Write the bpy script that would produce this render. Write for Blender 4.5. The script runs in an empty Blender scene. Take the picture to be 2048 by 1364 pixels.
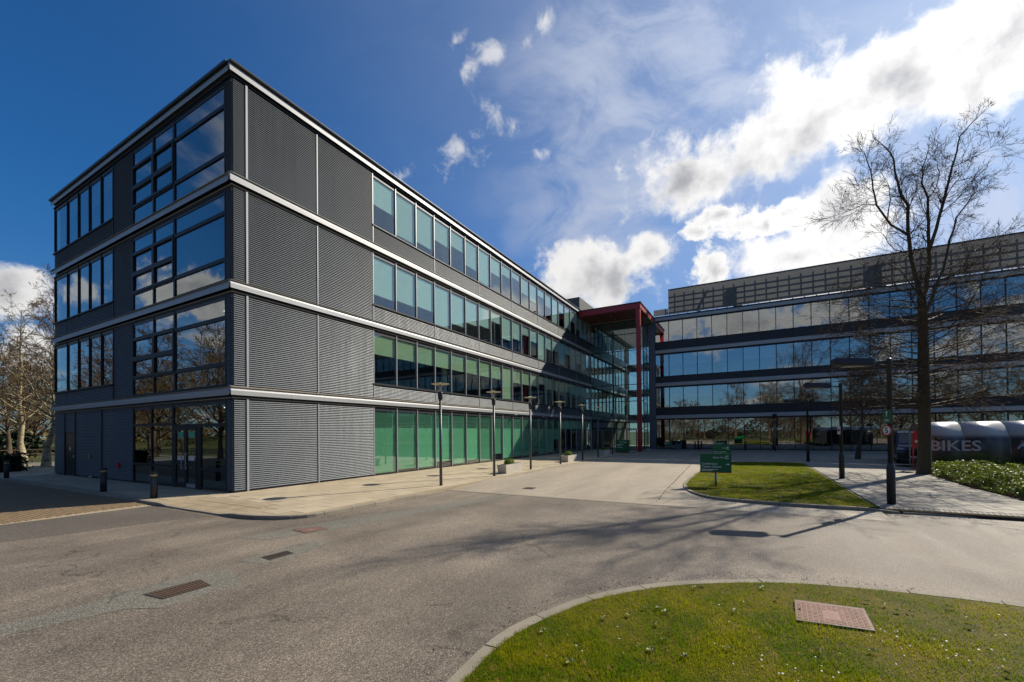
import bpy, math, random
import numpy as np
from mathutils import Vector, Matrix

SC = bpy.context.scene
COL = SC.collection
rad = math.radians

# ------------------------------------------------------------------ camera
yaw, pitch, roll = 0.5074, 0.0089, -0.01
CAM = Vector((-8.7038, -16.578, 2.1138))
Fv = Vector((math.cos(yaw)*math.cos(pitch), math.sin(yaw)*math.cos(pitch), math.sin(pitch)))
R0 = Vector((math.sin(yaw), -math.cos(yaw), 0))
U0 = R0.cross(Fv)
Rv = R0*math.cos(roll) + U0*math.sin(roll)
Uv = -R0*math.sin(roll) + U0*math.cos(roll)
cam_data = bpy.data.cameras.new('camera')
cam_data.sensor_width = 36.0
cam_data.sensor_fit = 'HORIZONTAL'
cam_data.lens = 850.98/2048*36.0
cam_data.shift_y = 175.65/2048
cam_data.clip_start = 0.05
cam_data.clip_end = 5000
cam = bpy.data.objects.new('camera', cam_data)
COL.objects.link(cam)
M3 = Matrix((Rv, Uv, -Fv)).transposed()
cam.matrix_world = Matrix.Translation(CAM) @ M3.to_4x4()
SC.camera = cam

# ------------------------------------------------------------------ light and exposure
SUN_EL, SUN_AZ = rad(35.0), rad(-29.0)          # azimuth measured from +x towards +y
SUND = Vector((math.cos(SUN_EL)*math.cos(SUN_AZ), math.cos(SUN_EL)*math.sin(SUN_AZ), math.sin(SUN_EL)))
SKY_STRENGTH = 0.05
EXPOSURE = 0.38
SC.view_settings.view_transform = 'Standard'
SC.view_settings.look = 'None'
SC.view_settings.exposure = EXPOSURE
SC.view_settings.gamma = 1.0
SC.view_settings.use_curve_mapping = False
SC.cycles.use_denoising = True
SC.cycles.max_bounces = 8
SC.cycles.diffuse_bounces = 3
SC.cycles.glossy_bounces = 4
SC.cycles.transmission_bounces = 6
SC.cycles.transparent_max_bounces = 14
SC.cycles.caustics_reflective = False
SC.cycles.caustics_refractive = False

sun_data = bpy.data.lights.new('sun', 'SUN')
sun_data.energy = 5.0
sun_data.angle = rad(0.53)
sun_data.color = (1.0, 0.92, 0.78)
sun = bpy.data.objects.new('sun', sun_data)
COL.objects.link(sun)
sun.rotation_euler = (-SUND).to_track_quat('-Z', 'Y').to_euler()
sun.location = (40, -20, 40)


class NG:
    """small helper to write node graphs"""
    def __init__(self, tree):
        self.t = tree
        tree.nodes.clear()

    def n(self, typ, **kw):
        nd = self.t.nodes.new(typ)
        for k, v in kw.items():
            setattr(nd, k, v)
        return nd

    def l(self, a, b):
        self.t.links.new(a, b)

    def put(self, sock, val):
        if hasattr(val, 'is_output'):
            self.l(val, sock)
        elif val is not None:
            sock.default_value = val

    def m(self, op, a, b=None, c=None, clamp=False):
        nd = self.n('ShaderNodeMath', operation=op, use_clamp=clamp)
        self.put(nd.inputs[0], a)
        self.put(nd.inputs[1], b)
        self.put(nd.inputs[2], c)
        return nd.outputs[0]

    def vm(self, op, a, b=None, out=0):
        nd = self.n('ShaderNodeVectorMath', operation=op)
        self.put(nd.inputs[0], a)
        self.put(nd.inputs[1], b)
        return nd.outputs['Value'] if op in ('DOT_PRODUCT', 'LENGTH') else nd.outputs[0]

    def scale(self, a, s):
        nd = self.n('ShaderNodeVectorMath', operation='SCALE')
        self.put(nd.inputs[0], a)
        self.put(nd.inputs['Scale'], s)
        return nd.outputs[0]

    def xyz(self, a, b, c=0.0):
        nd = self.n('ShaderNodeCombineXYZ')
        self.put(nd.inputs[0], a); self.put(nd.inputs[1], b); self.put(nd.inputs[2], c)
        return nd.outputs[0]

    def sep(self, a):
        nd = self.n('ShaderNodeSeparateXYZ')
        self.l(a, nd.inputs[0])
        return nd.outputs

    def noise(self, vec, scale, detail=4, rough=0.55, dist=0.0):
        nd = self.n('ShaderNodeTexNoise')
        self.put(nd.inputs['Vector'], vec)
        nd.inputs['Scale'].default_value = scale
        nd.inputs['Detail'].default_value = detail
        nd.inputs['Roughness'].default_value = rough
        nd.inputs['Distortion'].default_value = dist
        return nd.outputs[0]

    def ss(self, x, lo, hi, a=0.0, b=1.0):
        nd = self.n('ShaderNodeMapRange', interpolation_type='SMOOTHSTEP', clamp=True)
        self.put(nd.inputs['Value'], x)
        nd.inputs['From Min'].default_value = lo
        nd.inputs['From Max'].default_value = hi
        nd.inputs['To Min'].default_value = a
        nd.inputs['To Max'].default_value = b
        return nd.outputs[0]

    def mix(self, f, a, b, blend='MIX'):
        nd = self.n('ShaderNodeMix', data_type='RGBA', blend_type=blend)
        self.put(nd.inputs[0], f)
        for s, v in ((nd.inputs[6], a), (nd.inputs[7], b)):
            if isinstance(v, (tuple, list)) and len(v) == 3:
                v = (*v, 1)
            self.put(s, v)
        return nd.outputs[2]


def build_world():
    w = bpy.data.worlds.new('World')
    SC.world = w
    w.use_nodes = True
    g = NG(w.node_tree)
    out = g.n('ShaderNodeOutputWorld')
    bg = g.n('ShaderNodeBackground')
    g.l(bg.outputs[0], out.inputs[0])
    bg.inputs[1].default_value = SKY_STRENGTH
    sky = g.n('ShaderNodeTexSky', sky_type='NISHITA')
    sky.sun_disc = False
    sky.sun_elevation = SUN_EL
    sky.sun_rotation = math.pi/2 - SUN_AZ
    sky.air_density = 1.0
    sky.dust_density = 0.35
    sky.ozone_density = 3.2
    sky.altitude = 60
    tc = g.n('ShaderNodeTexCoord')
    d = tc.outputs['Generated']
    dn = g.vm('NORMALIZE', d)
    # a fixed tangent plane on the celestial sphere, centred on one compass bearing
    fx = Vector((math.cos(yaw), math.sin(yaw), 0))
    Z = g.m('MAXIMUM', g.vm('DOT_PRODUCT', dn, tuple(fx)), 0.12)
    a = g.m('DIVIDE', g.vm('DOT_PRODUCT', dn, tuple(R0)), Z)
    b = g.m('DIVIDE', g.sep(dn)[2], Z)
    front = g.ss(g.vm('DOT_PRODUCT', dn, tuple(fx)), 0.15, 0.45)
    fbm = g.noise(dn, 8.5, 10, 0.62, 0.2)
    fine = g.noise(dn, 22.0, 6, 0.62, 0.3)
    warp = g.n('ShaderNodeTexNoise')
    g.l(dn, warp.inputs['Vector'])
    warp.inputs['Scale'].default_value = 6.0
    warp.inputs['Detail'].default_value = 5.0
    wv = g.scale(g.vm('SUBTRACT', warp.outputs['Color'], (0.5, 0.5, 0.5)), 0.11)
    ab = g.vm('ADD', g.xyz(a, b, 0.0), wv)
    ab = g.vm('MULTIPLY', ab, (1, 1, 0))

    def ell(cx, cy, rx, ry, ang):
        mp = g.n('ShaderNodeMapping', vector_type='TEXTURE')
        g.l(ab, mp.inputs[0])
        mp.inputs['Location'].default_value = ((cx-1024)/851, (857-cy)/851, 0)
        mp.inputs['Rotation'].default_value = (0, 0, rad(ang))
        mp.inputs['Scale'].default_value = (rx/851, ry/851, 1)
        return g.m('SUBTRACT', 1.0, g.vm('LENGTH', mp.outputs[0]))

    def field(ls):
        f = None
        for e in ls:
            v = ell(*e)
            f = v if f is None else g.m('MAXIMUM', f, v)
        return g.m('MAXIMUM', f, -1.2)

    big = field([(1650, 225, 430, 96, 24), (1390, 350, 130, 66, 16), (2020, 70, 360, 135, 24), (1800, 150, 260, 104, 24),
                 (1685, 435, 135, 92, 32), (1600, 505, 160, 60, 8),
                 (1205, 548, 122, 70, 4), (1290, 505, 66, 46, 0), (1690, 560, 210, 42, 8),
                 (1130, 590, 60, 40, 0), (5, 560, 130, 52, -14), (60, 700, 70, 55, 0), (-420, 420, 300, 130, -10),
                 (2450, 420, 260, 120, 20)])
    small = field([(918, 290, 44, 40, 48), (985, 222, 30, 52, 30), (938, 130, 26, 46, 10), (1073, 295, 30, 18, 0),
                   (806, 330, 26, 26, 0), (1000, 92, 56, 22, 20), (1106, 30, 26, 34, 0), (920, 68, 14, 26, -40)])
    mid = field([(1440, 432, 70, 30, 18), (1505, 452, 74, 30, 8), (1440, 535, 66, 44, 20), (1395, 470, 40, 22, 0), (1560, 420, 60, 24, 25)])
    # elsewhere in the sky: scattered cumulus of the same kind
    pz = g.m('ADD', g.m('MAXIMUM', g.sep(dn)[2], 0.0), 0.16)
    pl = g.xyz(g.m('DIVIDE', g.sep(dn)[0], pz), g.m('DIVIDE', g.sep(dn)[1], pz), 3.3)
    gen = g.noise(pl, 1.15, 7, 0.56, 0.2)
    gend = g.m('SUBTRACT', g.m('MULTIPLY', gen, 3.4), 1.86)
    fb = g.m('ADD', big, g.m('ADD', g.m('MULTIPLY', g.m('SUBTRACT', fbm, 0.5), 1.9), g.m('MULTIPLY', g.m('SUBTRACT', fine, 0.5), 1.1)))
    fs = g.m('ADD', small, g.m('MULTIPLY', g.m('SUBTRACT', fine, 0.5), 4.6))
    fm = g.m('ADD', mid, g.m('ADD', g.m('MULTIPLY', g.m('SUBTRACT', fbm, 0.5), 2.6), g.m('MULTIPLY', g.m('SUBTRACT', fine, 0.5), 2.8)))
    fb = g.m('MAXIMUM', fb, g.m('SUBTRACT', fm, 0.05))
    dens_b = g.ss(fb, -0.14, 0.40)
    dens_s = g.ss(fs, 0.0, 1.5, 0.0, 0.70)
    dens_f = g.m('MAXIMUM', dens_b, dens_s)

    def bank(az, el, rx, ry):
        n_ = Vector((math.cos(rad(az))*math.cos(rad(el)), math.sin(rad(az))*math.cos(rad(el)), math.sin(rad(el))))
        t1 = Vector((-math.sin(rad(az)), math.cos(rad(az)), 0))
        t2 = n_.cross(t1)
        q = g.m('MAXIMUM', g.vm('DOT_PRODUCT', dn, tuple(n_)), 0.1)
        u_ = g.m('DIVIDE', g.m('DIVIDE', g.vm('DOT_PRODUCT', dn, tuple(t1)), q), rx)
        v_ = g.m('DIVIDE', g.m('DIVIDE', g.vm('DOT_PRODUCT', dn, tuple(t2)), q), ry)
        return g.m('SUBTRACT', 1.0, g.vm('LENGTH', g.xyz(u_, v_, 0.0)))
    back = g.m('MAXIMUM', g.m('MAXIMUM', bank(183, 12.5, 0.20, 0.05), bank(116, 14.5, 0.20, 0.055)), bank(205, 8, 0.2, 0.05))
    back = g.m('ADD', back, g.m('ADD', g.m('MULTIPLY', g.m('SUBTRACT', fbm, 0.5), 3.2), g.m('MULTIPLY', g.m('SUBTRACT', fine, 0.5), 1.6)))
    gend = g.m('MAXIMUM', gend, back)
    dens_g = g.ss(gend, 0.0, 0.45)
    dens = g.m('ADD', g.m('MULTIPLY', dens_f, front), g.m('MULTIPLY', dens_g, g.m('SUBTRACT', 1.0, front)))
    hz = g.ss(g.sep(dn)[2], -0.02, 0.05)
    dens = g.m('MULTIPLY', dens, hz)
    # thin high veil, thicker towards the sun's side
    stre = g.n('ShaderNodeMapping', vector_type='POINT')
    g.l(ab, stre.inputs[0])
    stre.inputs['Rotation'].default_value = (0, 0, rad(-35))
    stre.inputs['Scale'].default_value = (2.6, 4.2, 1)
    vn = g.noise(stre.outputs[0], 1.5, 8, 0.62, 0.5)
    veil_m = g.ss(field([(1420, 160, 520, 380, 20), (1250, 430, 260, 120, 0), (1950, 430, 420, 260, 0)]), -0.25, 0.6)
    sd = g.m('MAXIMUM', g.vm('DOT_PRODUCT', dn, tuple(SUND)), 0.0)
    veil = g.m('MULTIPLY', g.ss(vn, 0.12, 0.70), g.m('MULTIPLY', veil_m, g.m('MULTIPLY', front, 0.95)))
    veil = g.m('MAXIMUM', veil, g.m('MULTIPLY', g.m('POWER', sd, 3.0), g.ss(vn, 0.1, 0.9, 0.55, 0.9)))
    k = 1.0/(SKY_STRENGTH*2**EXPOSURE)
    fbm_s = g.noise(g.vm('ADD', dn, tuple(SUND*0.05)), 7.5, 5, 0.55, 0.25)
    core = g.ss(g.m('ADD', fb, g.m('MULTIPLY', g.m('SUBTRACT', fbm_s, fbm), 3.0)), 0.15, 1.5)
    core_g = g.ss(gend, 0.3, 1.3)
    core = g.m('ADD', g.m('MULTIPLY', core, front), g.m('MULTIPLY', core_g, g.m('SUBTRACT', 1.0, front)))
    near = g.m('POWER', sd, 5.0)
    bright = g.m('ADD', 0.80, g.m('MULTIPLY', near, 0.42))
    white = g.scale((1.02*k, 1.01*k, 1.0*k), bright)
    grey = g.scale((0.40*k, 0.41*k, 0.45*k), bright)
    white = g.mix(front, g.scale(white, 0.80), white)
    ccol = g.mix(g.m('MULTIPLY', core, g.ss(vn, 0.2, 0.8, 0.55, 1.1)), white, grey)
    tcol = g.mix(g.ss(g.sep(dn)[2], 0.02, 0.42), (0.60, 0.94, 1.30), (0.33, 1.04, 1.66))
    tint = g.mix(1.0, sky.outputs[0], tcol, 'MULTIPLY')
    c1 = g.mix(veil, tint, g.scale((0.54*k, 0.61*k, 0.78*k), bright))
    c2 = g.mix(dens, c1, ccol)
    g.l(c2, bg.inputs[0])
    w.cycles.sampling_method = 'MANUAL'
    w.cycles.sample_map_resolution = 1024


build_world()

# ------------------------------------------------------------------ materials
MAT = {}


def new_mat(name):
    m = bpy.data.materials.new(name)
    m.use_nodes = True
    g = NG(m.node_tree)
    out = g.n('ShaderNodeOutputMaterial')
    MAT[name] = m
    return m, g, out


def mat(name, col, rough=0.6, metal=0.0, spec=0.5, var=0.15, vs=4.0, bump=0.0, bs=60.0, rnd=0.0, speck=0.0, ss=80.0, trans=0.0, bdist=0.01):
    m, g, out = new_mat(name)
    p = g.n('ShaderNodeBsdfPrincipled')
    tc = g.n('ShaderNodeTexCoord')
    oi = g.n('ShaderNodeObjectInfo')
    co = g.vm('ADD', tc.outputs['Object'], g.scale((13.1, 7.7, 3.3), oi.outputs['Random']))
    f = g.m('MULTIPLY_ADD', g.m('SUBTRACT', g.noise(co, vs, 5, 0.6), 0.5), 2*var, 1.0)
    if speck:
        f = g.m('MULTIPLY', f, g.m('MULTIPLY_ADD', g.m('SUBTRACT', g.noise(co, ss, 2, 0.5), 0.5), 2*speck, 1.0))
    if rnd:
        f = g.m('MULTIPLY', f, g.m('MULTIPLY_ADD', g.m('SUBTRACT', oi.outputs['Random'], 0.5), 2*rnd, 1.0))
    c = g.scale(tuple(col), f)
    g.l(c, p.inputs['Base Color'])
    p.inputs['Metallic'].default_value = metal
    p.inputs['Specular IOR Level'].default_value = spec
    g.l(g.m('MULTIPLY_ADD', g.m('SUBTRACT', g.noise(co, vs*2.3, 3), 0.5), 0.3*rough, rough, clamp=True), p.inputs['Roughness'])
    if bump:
        bn = g.n('ShaderNodeBump')
        bn.inputs['Strength'].default_value = bump
        bn.inputs['Distance'].default_value = bdist
        g.l(g.noise(co, bs, 4, 0.6), bn.inputs['Height'])
        g.l(bn.outputs[0], p.inputs['Normal'])
    if trans:
        tr = g.n('ShaderNodeBsdfTranslucent')
        g.l(c, tr.inputs['Color'])
        mx = g.n('ShaderNodeMixShader')
        mx.inputs[0].default_value = trans
        g.l(p.outputs[0], mx.inputs[1]); g.l(tr.outputs[0], mx.inputs[2])
        g.l(mx.outputs[0], out.inputs[0])
    else:
        g.l(p.outputs[0], out.inputs[0])
    return m


def glass(name, tint, f0=0.10, rough=0.0, wav=0.0009, refl=(1, 1, 1)):
    m, g, out = new_mat(name)
    tc = g.n('ShaderNodeTexCoord')
    oi = g.n('ShaderNodeObjectInfo')
    co = g.vm('ADD', tc.outputs['Object'], g.scale((31.0, 17.0, 9.0), oi.outputs['Random']))
    bn = g.n('ShaderNodeBump')
    bn.inputs['Strength'].default_value = 1.0
    bn.inputs['Distance'].default_value = wav
    g.l(g.noise(co, 1.1, 2, 0.5), bn.inputs['Height'])
    lw = g.n('ShaderNodeLayerWeight')
    lw.inputs['Blend'].default_value = 0.5
    fac = g.m('MULTIPLY_ADD', g.m('POWER', lw.outputs['Facing'], 4.0), 1.0-f0, f0)
    t = g.n('ShaderNodeBsdfTransparent')
    t.inputs[0].default_value = (*tint, 1)
    gl = g.n('ShaderNodeBsdfGlossy')
    gl.inputs['Color'].default_value = (*refl, 1)
    gl.inputs['Roughness'].default_value = rough
    g.l(bn.outputs[0], gl.inputs['Normal'])
    mx = g.n('ShaderNodeMixShader')
    g.l(fac, mx.inputs[0]); g.l(t.outputs[0], mx.inputs[1]); g.l(gl.outputs[0], mx.inputs[2])
    g.l(mx.outputs[0], out.inputs[0])
    return m


def warpv(g, P, s):
    nd = g.n('ShaderNodeTexNoise')
    g.l(P, nd.inputs['Vector'])
    nd.inputs['Scale'].default_value = s
    nd.inputs['Detail'].default_value = 4
    return g.vm('SUBTRACT', nd.outputs['Color'], (0.5, 0.5, 0.5))


def asphalt(name, c0, c1, rough=0.62, tracks=0.62):
    m, g, out = new_mat(name)
    p = g.n('ShaderNodeBsdfPrincipled')
    geo = g.n('ShaderNodeNewGeometry')
    P = geo.outputs['Position']
    rot = g.n('ShaderNodeMapping', vector_type='POINT')
    g.l(P, rot.inputs[0])
    rot.inputs['Rotation'].default_value = (0, 0, rad(-8))
    rot.inputs['Scale'].default_value = (0.16, 0.85, 1)
    big = g.noise(P, 0.32, 5, 0.62, 0.4)
    tr = g.noise(rot.outputs[0], 1.0, 4, 0.6, 0.25)
    f1 = g.noise(P, 46.0, 3, 0.7)
    vor = g.n('ShaderNodeTexVoronoi')
    g.l(P, vor.inputs['Vector'])
    vor.inputs['Scale'].default_value = 105.0
    cell = g.sep(vor.outputs['Color'])[0]
    base = g.mix(g.ss(big, 0.34, 0.68), c0, c1)
    v = g.m('MULTIPLY_ADD', g.m('SUBTRACT', tr, 0.5), 2*tracks, 1.0)
    v = g.m('MULTIPLY', v, g.m('MULTIPLY_ADD', g.m('SUBTRACT', f1, 0.5), 1.5, 1.0))
    v = g.m('MULTIPLY', v, g.m('MULTIPLY_ADD', g.m('POWER', cell, 2.5), 1.5, 0.62))
    # fine cracks, oil spots and scuffed darker margins
    ve = g.n('ShaderNodeTexVoronoi', feature='DISTANCE_TO_EDGE')
    g.l(g.vm('ADD', P, g.scale(warpv(g, P, 1.3), 0.9)), ve.inputs['Vector'])
    ve.inputs['Scale'].default_value = 0.33
    crack = g.m('MULTIPLY', g.ss(ve.outputs['Distance'], 0.0, 0.009, 1.0, 0.0), g.ss(g.noise(P, 0.45, 2), 0.50, 0.60))
    v = g.m('MULTIPLY', v, g.m('SUBTRACT', 1.0, g.m('MULTIPLY', crack, 0.45)))
    spot = g.ss(g.noise(P, 1.7, 3, 0.5, 0.6), 0.66, 0.74)
    v = g.m('MULTIPLY', v, g.m('SUBTRACT', 1.0, g.m('MULTIPLY', spot, 0.28)))
    c = g.scale(base, v)
    g.l(c, p.inputs['Base Color'])
    rf = g.m('MULTIPLY_ADD', g.m('SUBTRACT', tr, 0.5), 0.5, rough)
    g.l(g.m('ADD', rf, g.m('MULTIPLY', g.m('SUBTRACT', cell, 0.5), 0.25)), p.inputs['Roughness'])
    p.inputs['Specular IOR Level'].default_value = 0.4
    bn = g.n('ShaderNodeBump')
    bn.inputs['Strength'].default_value = 0.8
    bn.inputs['Distance'].default_value = 0.006
    g.l(g.m('ADD', g.m('MULTIPLY', vor.outputs['Distance'], -0.8), f1), bn.inputs['Height'])
    g.l(bn.outputs[0], p.inputs['Normal'])
    g.l(p.outputs[0], out.inputs[0])
    return m


def block_paving(name, c0, c1, bw=0.2, bh=0.1, rot=0.0, mortar=(0.09, 0.08, 0.065), big=0.35):
    m, g, out = new_mat(name)
    p = g.n('ShaderNodeBsdfPrincipled')
    geo = g.n('ShaderNodeNewGeometry')
    P = geo.outputs['Position']
    mp = g.n('ShaderNodeMapping', vector_type='POINT')
    g.l(P, mp.inputs[0])
    mp.inputs['Rotation'].default_value = (0, 0, rot)
    br = g.n('ShaderNodeTexBrick')
    g.l(mp.outputs[0], br.inputs['Vector'])
    br.inputs['Color1'].default_value = (*c0, 1)
    br.inputs['Color2'].default_value = (*c1, 1)
    br.inputs['Mortar'].default_value = (*mortar, 1)
    br.inputs['Scale'].default_value = 1.0
    br.inputs['Mortar Size'].default_value = 0.006
    br.inputs['Mortar Smooth'].default_value = 0.4
    br.inputs['Brick Width'].default_value = bw
    br.inputs['Row Height'].default_value = bh
    st = g.n('ShaderNodeMapping', vector_type='POINT')
    g.l(P, st.inputs[0])
    st.inputs['Scale'].default_value = (0.22, 1.1, 1)
    v = g.m('MULTIPLY_ADD', g.m('SUBTRACT', g.noise(st.outputs[0], 0.7, 6, 0.62), 0.5), 2*big, 1.0)
    v = g.m('MULTIPLY', v, g.m('MULTIPLY_ADD', g.m('SUBTRACT', g.noise(P, 30, 3, 0.6), 0.5), 0.35, 1.0))
    g.l(g.scale(br.outputs[0], v), p.inputs['Base Color'])
    p.inputs['Roughness'].default_value = 0.78
    bn = g.n('ShaderNodeBump')
    bn.inputs['Strength'].default_value = 0.5
    bn.inputs['Distance'].default_value = 0.006
    g.l(g.m('SUBTRACT', 1.0, br.outputs['Fac']), bn.inputs['Height'])
    g.l(bn.outputs[0], p.inputs['Normal'])
    g.l(p.outputs[0], out.inputs[0])
    return m


def grass_mat(name, cs, scale=1.6, trans=0.3):
    m, g, out = new_mat(name)
    p = g.n('ShaderNodeBsdfPrincipled')
    geo = g.n('ShaderNodeNewGeometry')
    P = geo.outputs['Position']
    a = g.noise(P, scale, 5, 0.65, 0.4)
    b = g.noise(P, scale*6, 4, 0.65)
    c = g.noise(P, 120, 2, 0.6)
    x = g.mix(g.ss(a, 0.36, 0.66), cs[0], cs[1])
    x = g.mix(g.ss(b, 0.55, 0.70), x, cs[2])
    x = g.scale(x, g.m('MULTIPLY_ADD', g.m('SUBTRACT', c, 0.5), 0.9, 1.0))
    g.l(x, p.inputs['Base Color'])
    p.inputs['Roughness'].default_value = 0.8
    p.inputs['Specular IOR Level'].default_value = 0.08
    tr = g.n('ShaderNodeBsdfTranslucent')
    g.l(g.scale(x, 1.3), tr.inputs[0])
    mx = g.n('ShaderNodeMixShader')
    mx.inputs[0].default_value = trans
    g.l(p.outputs[0], mx.inputs[1]); g.l(tr.outputs[0], mx.inputs[2])
    g.l(mx.outputs[0], out.inputs[0])
    return m


def emit_mat(name, col, s):
    m, g, out = new_mat(name)
    e = g.n('ShaderNodeEmission')
    e.inputs[0].default_value = (*col, 1)
    e.inputs[1].default_value = s
    g.l(e.outputs[0], out.inputs[0])
    return m


_m, _g, _o = new_mat('cladding')
_p = _g.n('ShaderNodeBsdfPrincipled')
_tc = _g.n('ShaderNodeTexCoord')
_oi = _g.n('ShaderNodeObjectInfo')
_mp = _g.n('ShaderNodeMapping')
_g.l(_g.vm('ADD', _tc.outputs['Object'], _g.scale((13.0, 7.0, 3.0), _oi.outputs['Random'])), _mp.inputs[0])
_mp.inputs['Scale'].default_value = (5.0, 5.0, 0.35)
_st = _g.noise(_mp.outputs[0], 1.0, 4, 0.65)
_bl = _g.noise(_tc.outputs['Object'], 0.5, 3, 0.5)
_f = _g.m('MULTIPLY_ADD', _g.m('SUBTRACT', _st, 0.5), 0.42, 1.0)
_f = _g.m('MULTIPLY', _f, _g.m('MULTIPLY_ADD', _g.m('SUBTRACT', _bl, 0.5), 0.3, 1.0))
_f = _g.m('MULTIPLY', _f, _g.m('MULTIPLY_ADD', _g.m('SUBTRACT', _oi.outputs['Random'], 0.5), 0.14, 1.0))
_g.l(_g.scale((0.074, 0.085, 0.097), _f), _p.inputs['Base Color'])
_p.inputs['Metallic'].default_value = 0.2
_p.inputs['Specular IOR Level'].default_value = 0.35
_g.l(_g.m('MULTIPLY_ADD', _g.m('SUBTRACT', _st, 0.5), 0.3, 0.48), _p.inputs['Roughness'])
_g.l(_p.outputs[0], _o.inputs[0])
mat('fascia', (0.32, 0.325, 0.33), 0.5, 0.3, 0.5, var=0.06, vs=1.2)
mat('coping', (0.24, 0.215, 0.17), 0.7, 0.1, 0.4, var=0.25, vs=5)
mat('dark_metal', (0.022, 0.025, 0.032), 0.45, 0.2, 0.4, var=0.1)
mat('mullion', (0.33, 0.34, 0.35), 0.42, 0.2, 0.5, var=0.05)
mat('mullion_dark', (0.016, 0.018, 0.022), 0.5, 0.2, 0.3, var=0.08)
mat('spandrel_navy', (0.012, 0.015, 0.024), 0.4, 0.2, 0.4, var=0.08, rnd=0.15)
mat('roof', (0.10, 0.10, 0.10), 0.85)
mat('screen', (0.150, 0.152, 0.155), 0.7, 0.0, 0.3, var=0.10, vs=2, trans=0.30, rnd=0.05)
mat('steel_dark', (0.03, 0.03, 0.035), 0.6, 0.2)
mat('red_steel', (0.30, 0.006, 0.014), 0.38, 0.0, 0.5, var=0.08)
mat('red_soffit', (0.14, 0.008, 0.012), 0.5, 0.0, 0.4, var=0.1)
mat('grey_steel', (0.10, 0.12, 0.15), 0.45, 0.3, 0.5)
mat('interior', (0.10, 0.095, 0.085), 0.9, spec=0.1)
mat('ceiling', (0.34, 0.34, 0.33), 0.9, spec=0.1)
mat('carpet', (0.03, 0.03, 0.035), 0.95, spec=0.0)
mat('white_column', (0.55, 0.56, 0.56), 0.7)
mat('blind_sky_tint', (0.72, 0.84, 0.86), 0.9, spec=0.1, var=0.10, vs=5, rnd=0.10, trans=0.15)  # upper floor blinds, cyan of the sky's reflection painted into their colour
mat('blind', (0.62, 0.72, 0.50), 0.9, spec=0.1, var=0.10, vs=5, rnd=0.10, trans=0.15)
mat('blind_pale', (0.74, 0.74, 0.70), 0.9, spec=0.1, var=0.06, vs=3, rnd=0.08)
mat('blind_green', (0.25, 0.60, 0.39), 0.9, spec=0.1, var=0.14, vs=1.5, rnd=0.28)
mat('pelmet', (0.10, 0.22, 0.16), 0.9, spec=0.1, var=0.10, vs=2, rnd=0.2)
glass('glass', (0.84, 0.92, 0.88), 0.10)
glass('glass_left', (0.62, 0.70, 0.68), 0.16, wav=0.0008)
glass('glass_wing', (0.72, 0.76, 0.74), 0.24, wav=0.0016)
glass('glass_atrium', (0.70, 0.84, 0.84), 0.07, wav=0.0008)
glass('glass_clear', (0.93, 0.95, 0.93), 0.06, wav=0.0)
asphalt('asphalt', (0.138, 0.112, 0.084), (0.205, 0.168, 0.128), 0.74)
asphalt('asphalt_dark', (0.105, 0.088, 0.070), (0.130, 0.110, 0.088), 0.8, 0.2)
asphalt('asphalt_patch', (0.150, 0.140, 0.112), (0.175, 0.160, 0.126), 0.8, 0.2)
block_paving('plaza_blocks', (0.325, 0.27, 0.20), (0.375, 0.315, 0.235), 0.2, 0.1, rad(90), (0.17, 0.14, 0.10), 0.42)
block_paving('far_blocks', (0.30, 0.26, 0.21), (0.36, 0.31, 0.25), 0.9, 0.6, 0.0, (0.17, 0.15, 0.12), 0.25)
mat('slab', (0.42, 0.345, 0.235), 0.8, spec=0.3, var=0.16, vs=1.6, bump=0.25, bs=90, rnd=0.10, speck=0.18, ss=70)
mat('slab_grey', (0.285, 0.255, 0.205), 0.8, spec=0.3, var=0.16, vs=2.0, bump=0.25, bs=90, rnd=0.11, speck=0.18, ss=70)
mat('slab_bed', (0.35, 0.285, 0.195), 0.95, spec=0.1, var=0.3, vs=3)
mat('tactile', (0.36, 0.285, 0.185), 0.85, spec=0.2, var=0.15, vs=3, rnd=0.10, speck=0.2)
mat('brick_sett', (0.21, 0.148, 0.085), 0.85, spec=0.2, var=0.30, vs=3, speck=0.35, ss=12)
mat('path_bed', (0.06, 0.05, 0.036), 1.0, spec=0.0, var=0.3, vs=5)
mat('kerb', (0.255, 0.222, 0.168), 0.85, spec=0.25, var=0.22, vs=4, bump=0.5, bs=70, rnd=0.10, speck=0.22, ss=60)
mat('concrete', (0.50, 0.46, 0.39), 0.85, spec=0.2, var=0.22, vs=3, bump=0.3, bs=40)
mat('soil', (0.06, 0.042, 0.028), 1.0, spec=0.0, var=0.3, vs=8, bump=0.6, bs=30)
grass_mat('turf', ((0.060, 0.055, 0.008), (0.115, 0.085, 0.012), (0.13, 0.085, 0.03)), 1.8, 0.0)
grass_mat('blades', ((0.105, 0.175, 0.004), (0.260, 0.260, 0.006), (0.36, 0.27, 0.06)), 1.5, 0.45)
grass_mat('field', ((0.05, 0.06, 0.02), (0.09, 0.085, 0.035), (0.10, 0.08, 0.04)), 0.1, 0.0)
mat('leaf_litter', (0.17, 0.10, 0.045), 0.8, var=0.4, vs=9)
mat('petal', (0.80, 0.79, 0.74), 0.7, trans=0.2)
mat('iron_rust', (0.135, 0.088, 0.060), 0.62, 0.3, 0.5, var=0.30, vs=9, rnd=0.1)
mat('iron', (0.075, 0.062, 0.05), 0.6, 0.4, 0.5, var=0.3, vs=9)
mat('iron_red', (0.25, 0.145, 0.110), 0.75, 0.1, 0.35, var=0.45, vs=7, speck=0.25, ss=40)
mat('black_pit', (0.004, 0.004, 0.004), 1.0, spec=0.0)
mat('lamp_post', (0.030, 0.032, 0.038), 0.45, 0.3, 0.5, var=0.12)
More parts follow.
